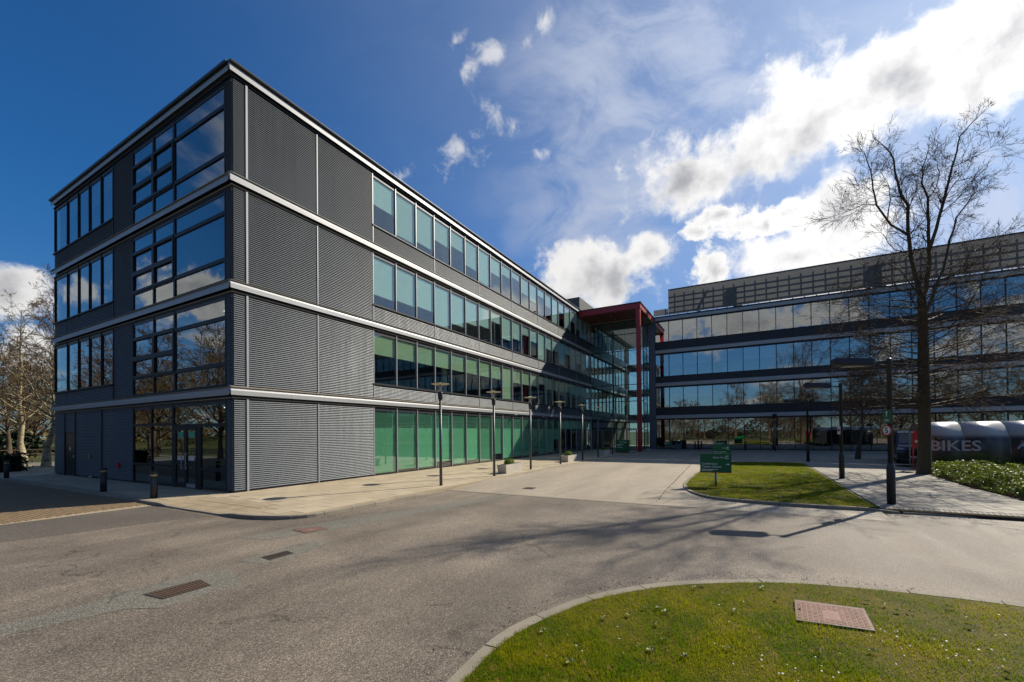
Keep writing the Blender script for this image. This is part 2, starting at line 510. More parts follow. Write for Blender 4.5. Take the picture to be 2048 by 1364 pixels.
mat('lamp_post_grey', (0.075, 0.085, 0.09), 0.45, 0.4, 0.5, var=0.12)
mat('lamp_disc', (0.62, 0.56, 0.42), 0.5, 0.0, 0.4, trans=0.2)
mat('lamp_metal', (0.45, 0.42, 0.36), 0.35, 0.8)
mat('sign_green', (0.006, 0.115, 0.045), 0.4, spec=0.4, var=0.04)
mat('sign_orange', (0.45, 0.08, 0.02), 0.5)
mat('sign_white', (0.75, 0.77, 0.74), 0.6, var=0.03)
mat('sign_red', (0.50, 0.02, 0.02), 0.5, var=0.05)
mat('black_print', (0.015, 0.015, 0.015), 0.6)
mat('door_paper', (0.62, 0.66, 0.66), 0.8)
mat('door_green', (0.10, 0.36, 0.24), 0.7)
mat('bark', (0.085, 0.062, 0.036), 0.85, spec=0.3, var=0.4, vs=9, bump=0.8, bs=22, bdist=0.03)
mat('twig', (0.085, 0.056, 0.033), 0.75, spec=0.12, var=0.25, vs=3)
mat('twig_red', (0.10, 0.060, 0.034), 0.75, spec=0.15, var=0.25, vs=3)
mat('twig_gold', (0.135, 0.098, 0.045), 0.75, spec=0.15, var=0.25, vs=2)
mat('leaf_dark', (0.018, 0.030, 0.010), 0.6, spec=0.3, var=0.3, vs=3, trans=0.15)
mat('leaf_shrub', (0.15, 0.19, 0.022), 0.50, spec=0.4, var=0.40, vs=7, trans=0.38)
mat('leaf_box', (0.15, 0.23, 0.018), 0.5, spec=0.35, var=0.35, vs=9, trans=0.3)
mat('van_paint', (0.012, 0.018, 0.035), 0.22, 0.2, 0.6, var=0.03)
mat('van_black', (0.012, 0.012, 0.013), 0.5)
mat('van_glass', (0.015, 0.03, 0.05), 0.08, 0.0, 0.8, var=0.02)
mat('van_lamp', (0.65, 0.68, 0.70), 0.15, 0.5, 0.6)
mat('flag_blue', (0.015, 0.03, 0.14), 0.3)
mat('bollard', (0.028, 0.03, 0.034), 0.5, 0.2)
mat('bollard_band', (0.34, 0.27, 0.11), 0.5)
mat('rubber', (0.015, 0.015, 0.016), 0.85)
mat('shelter_metal', (0.30, 0.30, 0.29), 0.28, 0.7, 0.5, var=0.1, vs=1)
mat('print_white', (0.42, 0.43, 0.46), 0.5)
mat('print_shirt', (0.34, 0.38, 0.50), 0.6)
mat('print_skin', (0.30, 0.16, 0.10), 0.6)
mat('print_navy', (0.006, 0.008, 0.018), 0.5)
mat('print_stone', (0.17, 0.15, 0.09), 0.7, var=0.4, vs=6)
mat('bin_grey', (0.05, 0.075, 0.095), 0.5)
emit_mat('lit_panel', (1.0, 0.93, 0.78), 3.0)
# birch bark: white with dark horizontal scars
_m, _g, _o = new_mat('birch_bark')
_p = _g.n('ShaderNodeBsdfPrincipled')
_tc = _g.n('ShaderNodeTexCoord')
_mp = _g.n('ShaderNodeMapping')
_g.l(_tc.outputs['Object'], _mp.inputs[0])
_mp.inputs['Scale'].default_value = (1.2, 1.2, 5)
_x = _g.mix(_g.ss(_g.noise(_mp.outputs[0], 2.2, 4, 0.65), 0.50, 0.62), (0.31, 0.26, 0.15), (0.04, 0.03, 0.02))
_g.l(_x, _p.inputs['Base Color'])
_p.inputs['Roughness'].default_value = 0.8
_g.l(_p.outputs[0], _o.inputs[0])
# printed mural skin of the bicycle shelter: dark sky, green hill
_m, _g, _o = new_mat('shelter_print')
_p = _g.n('ShaderNodeBsdfPrincipled')
_tc = _g.n('ShaderNodeTexCoord')
_s = _g.sep(_tc.outputs['Object'])
_hill = _g.m('SUBTRACT', _g.m('MULTIPLY_ADD', _g.m('SINE', _g.m('MULTIPLY', _s[0], 0.85)), 0.42, 0.45), _s[2])
_hc = _g.mix(_g.ss(_g.noise(_tc.outputs['Object'], 1.6, 5, 0.6), 0.35, 0.7), (0.022, 0.040, 0.012), (0.075, 0.105, 0.030))
_sk = _g.mix(_g.ss(_g.noise(_tc.outputs['Object'], 0.8, 4, 0.6), 0.3, 0.7), (0.008, 0.009, 0.012), (0.03, 0.03, 0.032))
_c = _g.mix(_g.ss(_hill, -0.02, 0.03), _sk, _hc)
_top = _g.ss(_s[2], 1.55, 1.85)
_c = _g.mix(_top, _c, (0.40, 0.40, 0.39))  # pale roof skin, with sun glare on the curve put into its colour
_g.l(_c, _p.inputs['Base Color'])
_p.inputs['Roughness'].default_value = 0.3
_p.inputs['Specular IOR Level'].default_value = 0.6
_g.l(_p.outputs[0], _o.inputs[0])

# ------------------------------------------------------------------ mesh helpers


class MB:
    def __init__(self):
        self.v = []; self.f = []; self.mi = []; self.mats = []; self.cur = 0

    def use(self, mname):
        if mname not in self.mats:
            self.mats.append(mname)
        self.cur = self.mats.index(mname)
        return self

    def face(self, pts):
        i = len(self.v)
        self.v.extend(tuple(p) for p in pts)
        self.f.append(tuple(range(i, i+len(pts))))
        self.mi.append(self.cur)

    def box(self, x0, x1, y0, y1, z0, z1):
        i = len(self.v)
        self.v += [(x0, y0, z0), (x1, y0, z0), (x1, y1, z0), (x0, y1, z0), (x0, y0, z1), (x1, y0, z1), (x1, y1, z1), (x0, y1, z1)]
        for q in ((0, 3, 2, 1), (4, 5, 6, 7), (0, 1, 5, 4), (1, 2, 6, 5), (2, 3, 7, 6), (3, 0, 4, 7)):
            self.f.append(tuple(i+k for k in q)); self.mi.append(self.cur)
        return self

    def cbox(self, x0, x1, y0, y1, z0, z1, c=0.006):
        """box with a chamfered top edge"""
        i = len(self.v)
        self.v += [(x0, y0, z0), (x1, y0, z0), (x1, y1, z0), (x0, y1, z0),
                   (x0, y0, z1-c), (x1, y0, z1-c), (x1, y1, z1-c), (x0, y1, z1-c),
                   (x0+c, y0+c, z1), (x1-c, y0+c, z1), (x1-c, y1-c, z1), (x0+c, y1-c, z1)]
        for q in ((8, 9, 10, 11), (0, 1, 5, 4), (1, 2, 6, 5), (2, 3, 7, 6), (3, 0, 4, 7), (4, 5, 9, 8), (5, 6, 10, 9), (6, 7, 11, 10), (7, 4, 8, 11)):
            self.f.append(tuple(i+k for k in q)); self.mi.append(self.cur)
        return self

    def prism(self, poly, z0, z1, top=True, bot=True):
        n = len(poly); i = len(self.v)
        zf = (lambda p: z1(p) if callable(z1) else z1)
        self.v += [(p[0], p[1], z0) for p in poly] + [(p[0], p[1], zf(p)) for p in poly]
        for k in range(n):
            j = (k+1) % n
            self.f.append((i+k, i+j, i+n+j, i+n+k)); self.mi.append(self.cur)
        if top:
            self.f.append(tuple(i+n+k for k in range(n))); self.mi.append(self.cur)
        if bot:
            self.f.append(tuple(i+k for k in reversed(range(n)))); self.mi.append(self.cur)
        return self

    def extr(self, prof, x0, x1, cap=True):
        """profile of (y, z) swept along x"""
        n = len(prof); i = len(self.v)
        self.v += [(x0, y, z) for y, z in prof] + [(x1, y, z) for y, z in prof]
        for k in range(n):
            j = (k+1) % n
            self.f.append((i+k, i+n+k, i+n+j, i+j)); self.mi.append(self.cur)
        if cap:
            self.f.append(tuple(i+k for k in range(n))); self.mi.append(self.cur)
            self.f.append(tuple(i+n+k for k in reversed(range(n)))); self.mi.append(self.cur)
        return self

    def lathe(self, prof, n=16, cx=0, cy=0):
        """profile of (r, z) turned about a vertical axis"""
        i = len(self.v); m = len(prof)
        for r, z in prof:
            for k in range(n):
                a = 2*math.pi*k/n
                self.v.append((cx+r*math.cos(a), cy+r*math.sin(a), z))
        for j in range(m-1):
            for k in range(n):
                l = (k+1) % n
                self.f.append((i+j*n+k, i+j*n+l, i+(j+1)*n+l, i+(j+1)*n+k)); self.mi.append(self.cur)
        self.f.append(tuple(i+k for k in reversed(range(n)))); self.mi.append(self.cur)
        self.f.append(tuple(i+(m-1)*n+k for k in range(n))); self.mi.append(self.cur)
        return self

    def tube(self, pts, rs, n=6, cap=True):
        pts = [Vector(p) for p in pts]
        i = len(self.v); m = len(pts)
        up = Vector((0.31, 0.17, 0.93))
        for j in range(m):
            d = pts[min(j+1, m-1)] - pts[max(j-1, 0)]
            if d.length < 1e-9:
                d = Vector((0, 0, 1))
            d.normalize()
            x = d.cross(up)
            if x.length < 0.05:
                x = d.cross(Vector((1, 0, 0)))
            x.normalize()
            y = d.cross(x)
            r = rs[j] if isinstance(rs, (list, tuple)) else rs
            for k in range(n):
                a = 2*math.pi*k/n
                q = pts[j] + x*(r*math.cos(a)) + y*(r*math.sin(a))
                self.v.append((q.x, q.y, q.z))
        for j in range(m-1):
            for k in range(n):
                l = (k+1) % n
                self.f.append((i+j*n+k, i+j*n+l, i+(j+1)*n+l, i+(j+1)*n+k)); self.mi.append(self.cur)
        if cap:
            self.f.append(tuple(i+k for k in range(n))); self.mi.append(self.cur)
            self.f.append(tuple(i+(m-1)*n+k for k in reversed(range(n)))); self.mi.append(self.cur)
        return self

    def mesh(self, name, mname=None, smooth=False):
        me = bpy.data.meshes.new(name)
        me.from_pydata(self.v, [], self.f)
        ms = self.mats or [mname]
        for x in ms:
            me.materials.append(MAT[x])
        if len(ms) > 1:
            me.polygons.foreach_set('material_index', self.mi)
        if smooth:
            me.polygons.foreach_set('use_smooth', [True]*len(me.polygons))
        me.update()
        return me

    def build(self, name, mname=None, parent=None, loc=None, rz=0.0, smooth=False, world=True):
        return inst(self.mesh(name, mname, smooth), name, parent, loc, rz, world=world and loc is None)


def inst(me, name, parent=None, loc=None, rz=0.0, scale=None, world=False):
    o = bpy.data.objects.new(name, me)
    COL.objects.link(o)
    if parent is not None:
        o.parent = parent
        if world:                      # mesh is in world coordinates
            p = parent
            off = Vector((0, 0, 0))
            while p is not None:
                off += p.location
                p = p.parent
            o.location = -off
    if loc is not None:
        o.location = loc
    if rz:
        o.rotation_euler = (0, 0, rz)
    if scale is not None:
        o.scale = scale
    return o


def empty(name, loc, rz=0.0, label=None, cat=None, group=None):
    o = bpy.data.objects.new(name, None)
    COL.objects.link(o)
    o.empty_display_size = 0.3
    o.location = loc
    o.rotation_euler = (0, 0, rz)
    if label:
        tag(o, label, cat, group)
    return o


def tag(o, label, cat, group=None, kind=None):
    o['label'] = label
    o['category'] = cat
    if group:
        o['group'] = group
    if kind:
        o['kind'] = kind
    return o


def struct(o):
    o['kind'] = 'structure'
    return o


def copy_tree(o, loc, rz=None, label=None, group=None):
    c = o.copy()
    COL.objects.link(c)
    c.location = loc
    if rz is not None:
        c.rotation_euler = (0, 0, rz)
    if label:
        c['label'] = label
    if group:
        c['group'] = group
    for ch in list(o.children):
        d = ch.copy(); COL.objects.link(d); d.parent = c
        for gch in list(ch.children):
            e = gch.copy(); COL.objects.link(e); e.parent = d
    return c


def text_mesh(body, size, mname, depth=0.002, align='LEFT', bold=0.0):
    cu = bpy.data.curves.new('lettering', 'FONT')
    cu.body = body
    cu.size = size
    cu.extrude = depth
    cu.align_x = align
    cu.offset = bold
    cu.resolution_u = 3
    ob = bpy.data.objects.new('lettering_tmp', cu)
    COL.objects.link(ob)
    dg = bpy.context.evaluated_depsgraph_get()
    me = bpy.data.meshes.new_from_object(ob.evaluated_get(dg))
    bpy.data.objects.remove(ob)
    me.materials.clear()
    me.materials.append(MAT[mname])
    # stand the lettering upright: x right, z up, facing -y
    me.transform(Matrix.Rotation(math.pi/2, 4, 'X'))
    return me

# ------------------------------------------------------------------ ground, road, pavements
rng = random.Random(7)


def sheet(name, poly, z, mname, thick=0.03):
    mb = MB()
    mb.prism(poly, z-thick, z)
    return struct(mb.build(name, mname))


def grid_sheet(name, x0, x1, y0, y1, z, mname, nx=1, ny=1):
    mb = MB()
    for i in range(nx):
        for j in range(ny):
            a, b = x0+(x1-x0)*i/nx, x0+(x1-x0)*(i+1)/nx
            c, d = y0+(y1-y0)*j/ny, y0+(y1-y0)*(j+1)/ny
            mb.face([(a, c, z), (b, c, z), (b, d, z), (a, d, z)])
    return struct(mb.build(name, mname))


grid_sheet('ground', -1500, 1500, -1500, 1500, -0.16, 'field', 6, 6)
ROADZ = -0.10
sheet('road', [(-15, -70), (26, -70), (26, -19), (5.2, -19), (5.2, -5), (0, -5), (0, 60), (-15, 60)], ROADZ, 'asphalt', 0.05)
sheet('estate_road', [(-15, 25.5), (0.8, 25.5), (60, 24), (60, 31), (6, 38), (-15, 42)], -0.092, 'asphalt_patch', 0.03)

# darker resurfaced strip next to the block paving, and patches round the ironwork
sheet('road_patch', [(-12.0, -2.2), (-6.1, -2.72), (-4.6, -3.05), (-3.27, -3.3), (-2.5, -3.6), (-2.45, 0.55), (-3.58, 0.35), (-4.61, 0.4), (-5.57, 0.05), (-12.0, -1.2)], ROADZ+0.004, 'asphalt_dark', 0.01)
sheet('road_patch', [(-10.5, -8.3), (-7.2, -8.85), (-6.35, -8.9), (-6.2, -8.72), (-5.0, -8.84), (-4.8, -9.1), (-5.1, -9.9), (-6.1, -9.95), (-6.35, -9.55), (-7.2, -9.3), (-10.5, -8.8)], ROADZ+0.004, 'asphalt_patch', 0.01)
sheet('road_patch', [(-4.5, -8.68), (-3.5, -8.62), (-2.95, -8.65), (-2.8, -9.0), (-3.5, -9.25), (-4.4, -9.3)], ROADZ+0.004, 'asphalt_patch', 0.01)
sheet('road_patch', [(-3.5, -6.9), (-1.8, -7.2), (4.4, -8.9), (4.4, -9.3), (-1.9, -8.15), (-3.4, -7.6)], ROADZ+0.003, 'asphalt_patch', 0.01)

# block paving of the drive on the left: thousands of small setts, one mass
grid_sheet('drive', -12, -2.3, 0.0, 26, ROADZ+0.006, 'slab_bed')
mb = MB()
r2 = random.Random(3)
row = 0
x = -7.2
while x < -2.34:
    y = 0.45 - (0.1 if row % 2 else 0) - 0.42*max(0, (-3.6-x)/2.0)*0.6
    while y < 4.2:
        dz = r2.uniform(-0.003, 0.003)
        mb.cbox(x+0.002, x+0.098, y+0.002, y+0.198, ROADZ, ROADZ+0.018+dz, 0.004)
        y += 0.2
    x += 0.1
    row += 1
setts = mb.build('sett_paving', 'brick_sett')
tag(setts, 'buff block paving of the drive at the shaded end', 'paving', kind='stuff')
mb = MB(); mb.box(-12, -2.34, 4.2, 26, ROADZ-0.02, ROADZ+0.02)
struct(mb.build('drive_far', 'brick_sett'))

# pavement round the office block
PAV = [(-2.2, 60), (-2.2, 4.0), (-2.22, 0.3), (-1.1, -0.3), (-1.1, -4.2), (-2.21, -4.6), (-2.12, -5.1), (-1.85, -5.75), (-1.4, -6.15), (-0.8, -6.3), (0.3, -6.3), (4.3, -6.3), (7.6, -6.3), (40.5, -6.3), (40.5, 0.5), (2, 0.5), (2, 60)]
sheet('pavement', PAV, -0.007, 'slab_bed', 0.08)
pavement = bpy.data.objects['pavement']


def in_pav(x, y):
    if x < -2.16 or y < -6.26:
        return False
    if x < -0.8 and y < -4.4:       # rounded corner
        return math.hypot(x+0.75, y+4.75) < 1.42 or x > -0.75 or y > -4.75
    return True


def slab_mesh(w, h, name, mname, t=0.05):
    return MB().cbox(-w/2+0.003, w/2-0.003, -h/2+0.003, h/2-0.003, -t, 0, 0.005).mesh(name, mname)


SL = slab_mesh(0.9, 0.6, 'paving_slab', 'slab')
SLs = slab_mesh(0.9, 0.6, 'paving_slab', 'slab')
TAC_W = 0.4
n_slab = 0
for j in range(10):
    y = -0.32 - 0.6*j
    off = 0.45 if j % 2 else 0.0
    for i in range(-3, 16):
        x = 0.45 + 0.9*i + off
        if x < -1.75 + (1.18 if -4.5 < y < 0.0 else 0):
            continue
        if all(in_pav(x+dx, y+dy) for dx in (-0.44, 0.44) for dy in (-0.28, 0.28)) and not (x-0.45 < 0 and y > -0.1):
            inst(SL, 'paving_slab', pavement, (x, y, rng.uniform(-0.002, 0.002)))
            n_slab += 1
for j in range(22):                      # along the shaded gable
    y = 0.62 + 0.9*j
    for i in range(3):
        x = -0.38 - 0.62*i - 0.02
        o = inst(SLs, 'paving_slab', pavement, (x, y, rng.uniform(-0.002, 0.002)), rz=math.pi/2)
        n_slab += 1
# the far, too-distant part of the same paving: one joined piece
mb = MB()
for j in range(10):
    y = -0.32 - 0.6*j
    i = 0
    x = 14.85 + (0.45 if j % 2 else 0)
    while x < 40.2:
        mb.cbox(x+0.003, x+0.897, y-0.297, y+0.297, -0.05, rng.uniform(-0.003, 0.001), 0.005)
        x += 0.9
o = mb.build('paving_slab_run', 'slab', pavement)
o['kind'] = 'stuff'
# tactile flags on the ramped corner crossing
rm_ = MB()
rm_.face([(-2.24, -0.35, -0.07), (-2.24, -4.2, -0.07), (-1.08, -4.2, -0.009), (-1.08, -0.3, -0.009)])
rm_.face([(-2.24, 0.33, -0.007), (-2.24, -0.35, -0.07), (-1.08, -0.3, -0.009)])
rm_.face([(-2.24, -4.2, -0.07), (-2.24, -4.62, -0.007), (-1.08, -4.2, -0.009)])
rm_.build('ramp', 'tactile', pavement)
TM = MB()
TM.cbox(-0.197, 0.197, -0.197, 0.197, -0.05, 0, 0.004)
for a in range(5):
    for b in range(5):
        TM.lathe([(0.022, 0.0), (0.016, 0.007)], 6, -0.15+0.075*a, -0.15+0.075*b)
TMm = TM.mesh('tactile_flag', 'tactile')
for i in range(3):
    for j in range(9):
        x, y = -2.03+0.4*i, -3.95+0.4*j
        z_r = -0.009-0.061*min(1.0, max(0.0, (-1.08-x)/1.16))
        o = inst(TMm, 'tactile_flag', pavement, (x, y, z_r+0.006))
        o.rotation_euler = (0, rad(-3.0) if i < 2 else rad(-1.5), 0)

# plaza of small blocks, ramping gently down to the road
mb = MB()
pts_u = [4.62, 6.0, 7.6, 12, 24, 43.5]
zs = [-0.095, -0.05, -0.004, 0.0, 0.0, 0.0]
for k in range(len(pts_u)-1):
    a, b = pts_u[k], pts_u[k+1]
    mb.face([(a, -19.6, zs[k]-0.002), (b, -19.6, zs[k+1]-0.002), (b, -6.2, zs[k+1]-0.002), (a, -6.2, zs[k]-0.002)])
mb.face([(24, -60, -0.004), (43.5, -60, -0.004), (43.5, -19.6, -0.002), (24, -19.6, -0.002)])
plaza = struct(mb.build('plaza', 'plaza_blocks'))
# worn joint line with loose mortar down the plaza
mb = MB()
for k in range(60):
    u = 5.1+0.27*k+rng.uniform(-0.05, 0.05)
    v = -14.05+0.012*k+rng.uniform(-0.015, 0.015)
    zz = np.interp(u, pts_u, zs)+0.0015
    mb.prism([(u, v-rng.uniform(0.01, 0.03)), (u+rng.uniform(0.08, 0.24), v-0.012), (u+rng.uniform(0.08, 0.22), v+rng.uniform(0.008, 0.03)), (u+0.02, v+0.012)], zz-0.01, zz+0.002)
o = mb.build('open_joint', 'soil', plaza)
o['kind'] = 'stuff'
for (v, c) in ((-7.0, 0.0),):
    mb = MB()
    mb.box(4.45, 4.62, -14.6, -6.3, ROADZ-0.05, ROADZ+0.007)
    o = mb.build('edging_strip', 'kerb', plaza)
struct(MB().box(43.3, 70, -60, -6.9, -0.05, -0.001).build('wing_base', 'concrete'))

# path of square slabs on the right, front edge dipped to the road
path = sheet('path', [(5.95, -23.9), (30, -23.9), (30, -19.62), (5.95, -19.62)], -0.03, 'path_bed', 0.1)
SP = MB().cbox(-0.303, 0.303, -0.298, 0.298, -0.05, 0, 0.005).mesh('path_slab', 'slab_grey')
for i in range(33):
    for j in range(7):
        x, y = 6.75+0.62*i, -19.95-0.61*j
        if x > 27:
            continue
        inst(SP, 'path_slab', path, (x, y, rng.uniform(-0.002, 0.002)))
# corduroy row of narrow setts at the dipped front edge
SN = MB().cbox(-0.097, 0.097, -0.047, 0.047, -0.05, 0, 0.006).mesh('edge_sett', 'slab_grey')
for i in range(2):
    for j in range(42):
        o = inst(SN, 'edge_sett', path, (6.12+0.2*i, -19.72-0.1*j, -0.045+0.03*i))
        o.rotation_euler = (0, rad(-8), 0)


def smooth_path(pts, step=0.05):
    """Catmull-Rom resample of a polyline"""
    P = [np.array(p, float) for p in pts]
    P = [2*P[0]-P[1]] + P + [2*P[-1]-P[-2]]
    out = []
    for i in range(1, len(P)-2):
        n = max(2, int(np.linalg.norm(P[i+1]-P[i])/step))
        for k in range(n):
            t = k/n
            out.append(0.5*((2*P[i])+(-P[i-1]+P[i+1])*t+(2*P[i-1]-5*P[i]+4*P[i+1]-P[i+2])*t*t+(-P[i-1]+3*P[i]-3*P[i+1]+P[i+2])*t**3))
    out.append(P[-2])
    return out


def kerb(pts, zfun, width=0.14, side=1, seg=0.9, name='kerb'):
    """stone kerb: separate stones along the path, outer (road) edge = path; side=+1 puts the stone to the left of travel"""
    sp = smooth_path(pts)
    L = [0.0]
    for a, b in zip(sp, sp[1:]):
        L.append(L[-1]+float(np.linalg.norm(b-a)))
    tot = L[-1]
    n = max(1, int(round(tot/seg)))

    def at(s):
        s = min(max(s, 0), tot)
        x = np.interp(s, L, [p[0] for p in sp]); y = np.interp(s, L, [p[1] for p in sp])
        return np.array((x, y))
    bed = MB()
    for a, b in zip(range(0, n), range(1, n+1)):
        p, q = at(tot*a/n), at(tot*b/n)
        d = (q-p)/max(1e-6, np.linalg.norm(q-p)); nr = np.array((-d[1], d[0]))*side
        bed.prism([tuple(p+nr*0.02), tuple(q+nr*0.02), tuple(q+nr*(width-0.02)), tuple(p+nr*(width-0.02))], -0.25, min(zfun(*p), zfun(*q))-0.02)
    root = struct(bed.build(name, 'soil'))
    for k in range(n):
        s0, s1 = tot*k/n+0.007, tot*(k+1)/n-0.007
        dzk = rng.uniform(-0.004, 0.004)
        mb = MB()
        m = 4
        rings = []
        for t in range(m+1):
            s = s0+(s1-s0)*t/m
            p = at(s); d = at(s+0.03)-at(s-0.03); d = d/max(1e-9, np.linalg.norm(d)); nr = np.array((-d[1], d[0]))*side
            z = zfun(*p)+dzk
            c = 0.022
            rings.append([(*(p), -0.22), (*(p+nr*0.004), z-c), (*(p+nr*c), z), (*(p+nr*(width-0.006)), z), (*(p+nr*width), z-0.006), (*(p+nr*width), -0.22)])
        i0 = len(mb.v)
        for r in rings:
            mb.v += [tuple(float(q) for q in v) for v in r]
        for t in range(m):
            for e in range(5):
                a = i0+t*6+e
                mb.f.append((a, a+1, a+7, a+6)); mb.mi.append(0)
        mb.f.append(tuple(i0+e for e in range(6))); mb.mi.append(0)
        mb.f.append(tuple(i0+m*6+e for e in reversed(range(6)))); mb.mi.append(0)
        mb.build('kerb_stone', 'kerb', root)
    return root


def z_main(x, y):
    if x < -2.0 and -4.3 < y < -0.2:
        t = min((y+4.3)/0.6, (-0.2-y)/0.6, 1.0)
        return 0.0-0.065*max(0, t)
    if x > 2.2:
        return -0.09*min(1, (x-2.2)/2.2)
    return 0.0


kerb([(-2.34, 21.0), (-2.34, 5.0), (-2.36, 0.4), (-2.36, -2.35), (-2.34, -4.35), (-2.22, -5.2), (-1.93, -5.88), (-1.46, -6.3), (-0.8, -6.45), (0.32, -6.45), (1.9, -6.45), (4.4, -6.45)], z_main, side=1)
ISL = [(23.6, -19.55), (24.0, -19.0), (23.9, -17.5), (23.4, -15.9), (22.4, -14.75), (20.8, -14.3), (18.0, -14.22), (14.7, -14.22), (11.0, -14.2), (9.1, -14.3), (7.6, -14.6), (6.6, -15.1), (6.1, -15.6), (5.85, -16.4), (5.72, -17.4), (5.70, -18.4), (5.76, -19.4), (5.86, -20.0)]
kerb(ISL[7:], lambda x, y: 0.025 if y > -19.2 else 0.025-0.075*min(1, (-19.2-y)/0.8), side=1)
kerb([(5.86, -20.05), (5.93, -21.2), (6.0, -22.3), (6.05, -24.2), (6.1, -30)], lambda x, y: -0.055, side=1, width=0.10)
isl_poly = [(p[0]+0.0, p[1]) for p in ISL[:-1]]
isl_in = []
for k, p in enumerate(isl_poly):
    c = np.array((14.5, -17.0)); q = np.array(p); d = q-c
    isl_in.append(tuple(q-d/np.linalg.norm(d)*0.13))
isl_in[-1] = (5.95, -19.55)
sheet('lawn', isl_in, 0.012, 'turf', 0.06)
FG_OUT = [(-14.0, -15.6), (-10.0, -14.75), (-7.5, -14.4), (-5.69, -14.2), (-5.1, -14.15), (-4.6, -14.17), (-4.0, -14.33), (-3.19, -14.68), (-2.4, -15.3), (-1.8, -16.05), (-1.33, -16.95), (-1.1, -17.83), (-1.0, -18.64), (-0.98, -19.6), (-1.1, -22), (-1.6, -26), (-2.6, -32)]
kerb(FG_OUT, lambda x, y: -0.072, side=-1, width=0.17)
fgp = smooth_path(FG_OUT, 0.3)
verge = []
for k, p in enumerate(fgp):
    d = fgp[min(k+1, len(fgp)-1)]-fgp[max(k-1, 0)]
    d = d/np.linalg.norm(d)
    verge.append(tuple(p+np.array((d[1], -d[0]))*0.16))
VERGE = verge + [(-14, -32)]
sheet('verge', VERGE, -0.075, 'turf', 0.06)


# ------------------------------------------------------------------ the office block
RIB = 0.0765


def ribbed(x0, x1, z0, z1, depth=0.032):
    """horizontally corrugated sheet in local frame (x right, y inward, z up), standing proud of y=0"""
    mb = MB()
    n = max(1, int(round((z1-z0)/RIB)))
    p = (z1-z0)/n
    prof = []
    for k in range(n):
        b = z0+k*p
        prof += [(0.0, b), (0.0, b+0.20*p), (-depth, b+0.34*p), (-depth*1.02, b+0.46*p), (-depth*0.80, b+0.70*p), (-depth*0.45, b+0.90*p)]
    prof += [(0.0, z1)]
    m = len(prof)
    for y, z in prof:
        mb.v.append((x0, y, z)); mb.v.append((x1, y, z))
    for k in range(m-1):
        mb.f.append((2*k, 2*k+1, 2*k+3, 2*k+2)); mb.mi.append(0)
    # solid returns at both ends and the back
    for s in (0, 1):
        for k in range(m-1):
            i = len(mb.v)
            xx = (x0, x1)[s]
            mb.v += [(xx, 0.02, prof[k][1]), (xx, 0.02, prof[k+1][1])]
            mb.f.append((2*k+s, 2*k+2+s, i+1, i)); mb.mi.append(0)
    mb.face([(x0, 0.02, z0), (x0, 0.02, z1), (x1, 0.02, z1), (x1, 0.02, z0)])
    return mb


def fix_materials(o):
    return o


MAIN = empty('office_block', (0, 0, 0), label='four storey office block with grey ribbed cladding and light metal bands', cat='building')
FACE = {'front': ((0, 0, 0), 0.0), 'gable': ((0, 0, 0), -math.pi/2)}
# front: local x = u ; gable: local x = -v  (so v = -x)
ZB = [3.60, 7.52, 11.48, 15.54]
ULEN = 60.0
VLEN = 18.65


def mpart(mb, name, mname, face, parent=None, smooth=False):
    loc, rz = FACE[face]
    return inst(mb.mesh(name, mname, smooth), name, parent or MAIN, loc, rz)


def band_profile(z0, roof=False):
    p = [(0.02, z0-0.11), (-0.07, z0-0.11), (-0.07, z0-0.075), (-0.04, z0-0.07), (-0.04, z0-0.02), (-0.15, z0), (-0.15, z0+0.165), (-0.12, z0+0.275), (0.02, z0+0.275)]
    return p


for k, z0 in enumerate(ZB):
    # fascia runs on both faces, mitred by letting the gable run past the corner
    for face, a, b in (('front', -0.15, 40.75), ('gable', -VLEN-0.12, -0.0)):
        prof = band_profile(z0)
        a2 = a
        x = a
        seg = 3.2
        first = True
        while x < b-0.01:
            e = min(b, x+seg if not (first and face == 'front') else 2.2)
            first = False
            mb = MB()
            mb.extr(prof[5:], x+0.002, e-0.002)
            mpart(mb, 'fascia_panel', 'fascia', face)
            x = e
        mb = MB()
        mb.extr([(0.02, z0-0.11), (-0.07, z0-0.11), (-0.072, z0-0.08), (0.02, z0-0.08)], a+0.08, b)
        mb.extr([(0.02, z0+0.277), (-0.17, z0+0.277), (-0.175, z0+0.30), (-0.03, z0+0.345), (0.02, z0+0.35)] if k < 3 else
                [(0.4, z0+0.277), (-0.22, z0+0.277), (-0.24, z0+0.33), (-0.24, z0+0.36), (0.4, z0+0.40)], a, b)
        mpart(mb, 'coping', 'coping' if k < 3 else 'dark_metal', face)
        mb = MB()
        mb.box(a+0.12, b, 0.0, 0.03, z0-0.30, z0-0.0)
        mpart(mb, 'shadow_gap', 'dark_metal', face)


def panel(face, x0, x1, z0, z1):
    return mpart(ribbed(x0+0.022, x1-0.022, z0, z1), 'cladding_panel', 'cladding', face)


def strip(face, x, z0, z1, w=0.05, d=0.05, mname='mullion'):
    return mpart(MB().box(x-w/2, x+w/2, -d, 0.03, z0, z1), 'joint_trim', mname, face)


MOD = 1.615
U_W0 = 6.73
WN = 21
WN_IN = 10
floors = [(0.05, 3.44)] + [(ZB[i]+0.36, ZB[i+1]-0.16) for i in range(3)]
for (z0, z1) in floors:
    for a, b in ((0.0, 0.48), (0.48, 3.53), (3.53, 6.73)):
        panel('front', a, b, z0, z1)
    strip('front', 0.50, z0-0.04, z1+0.04, 0.075, 0.055)
    strip('front', 3.53, z0-0.04, z1+0.04)
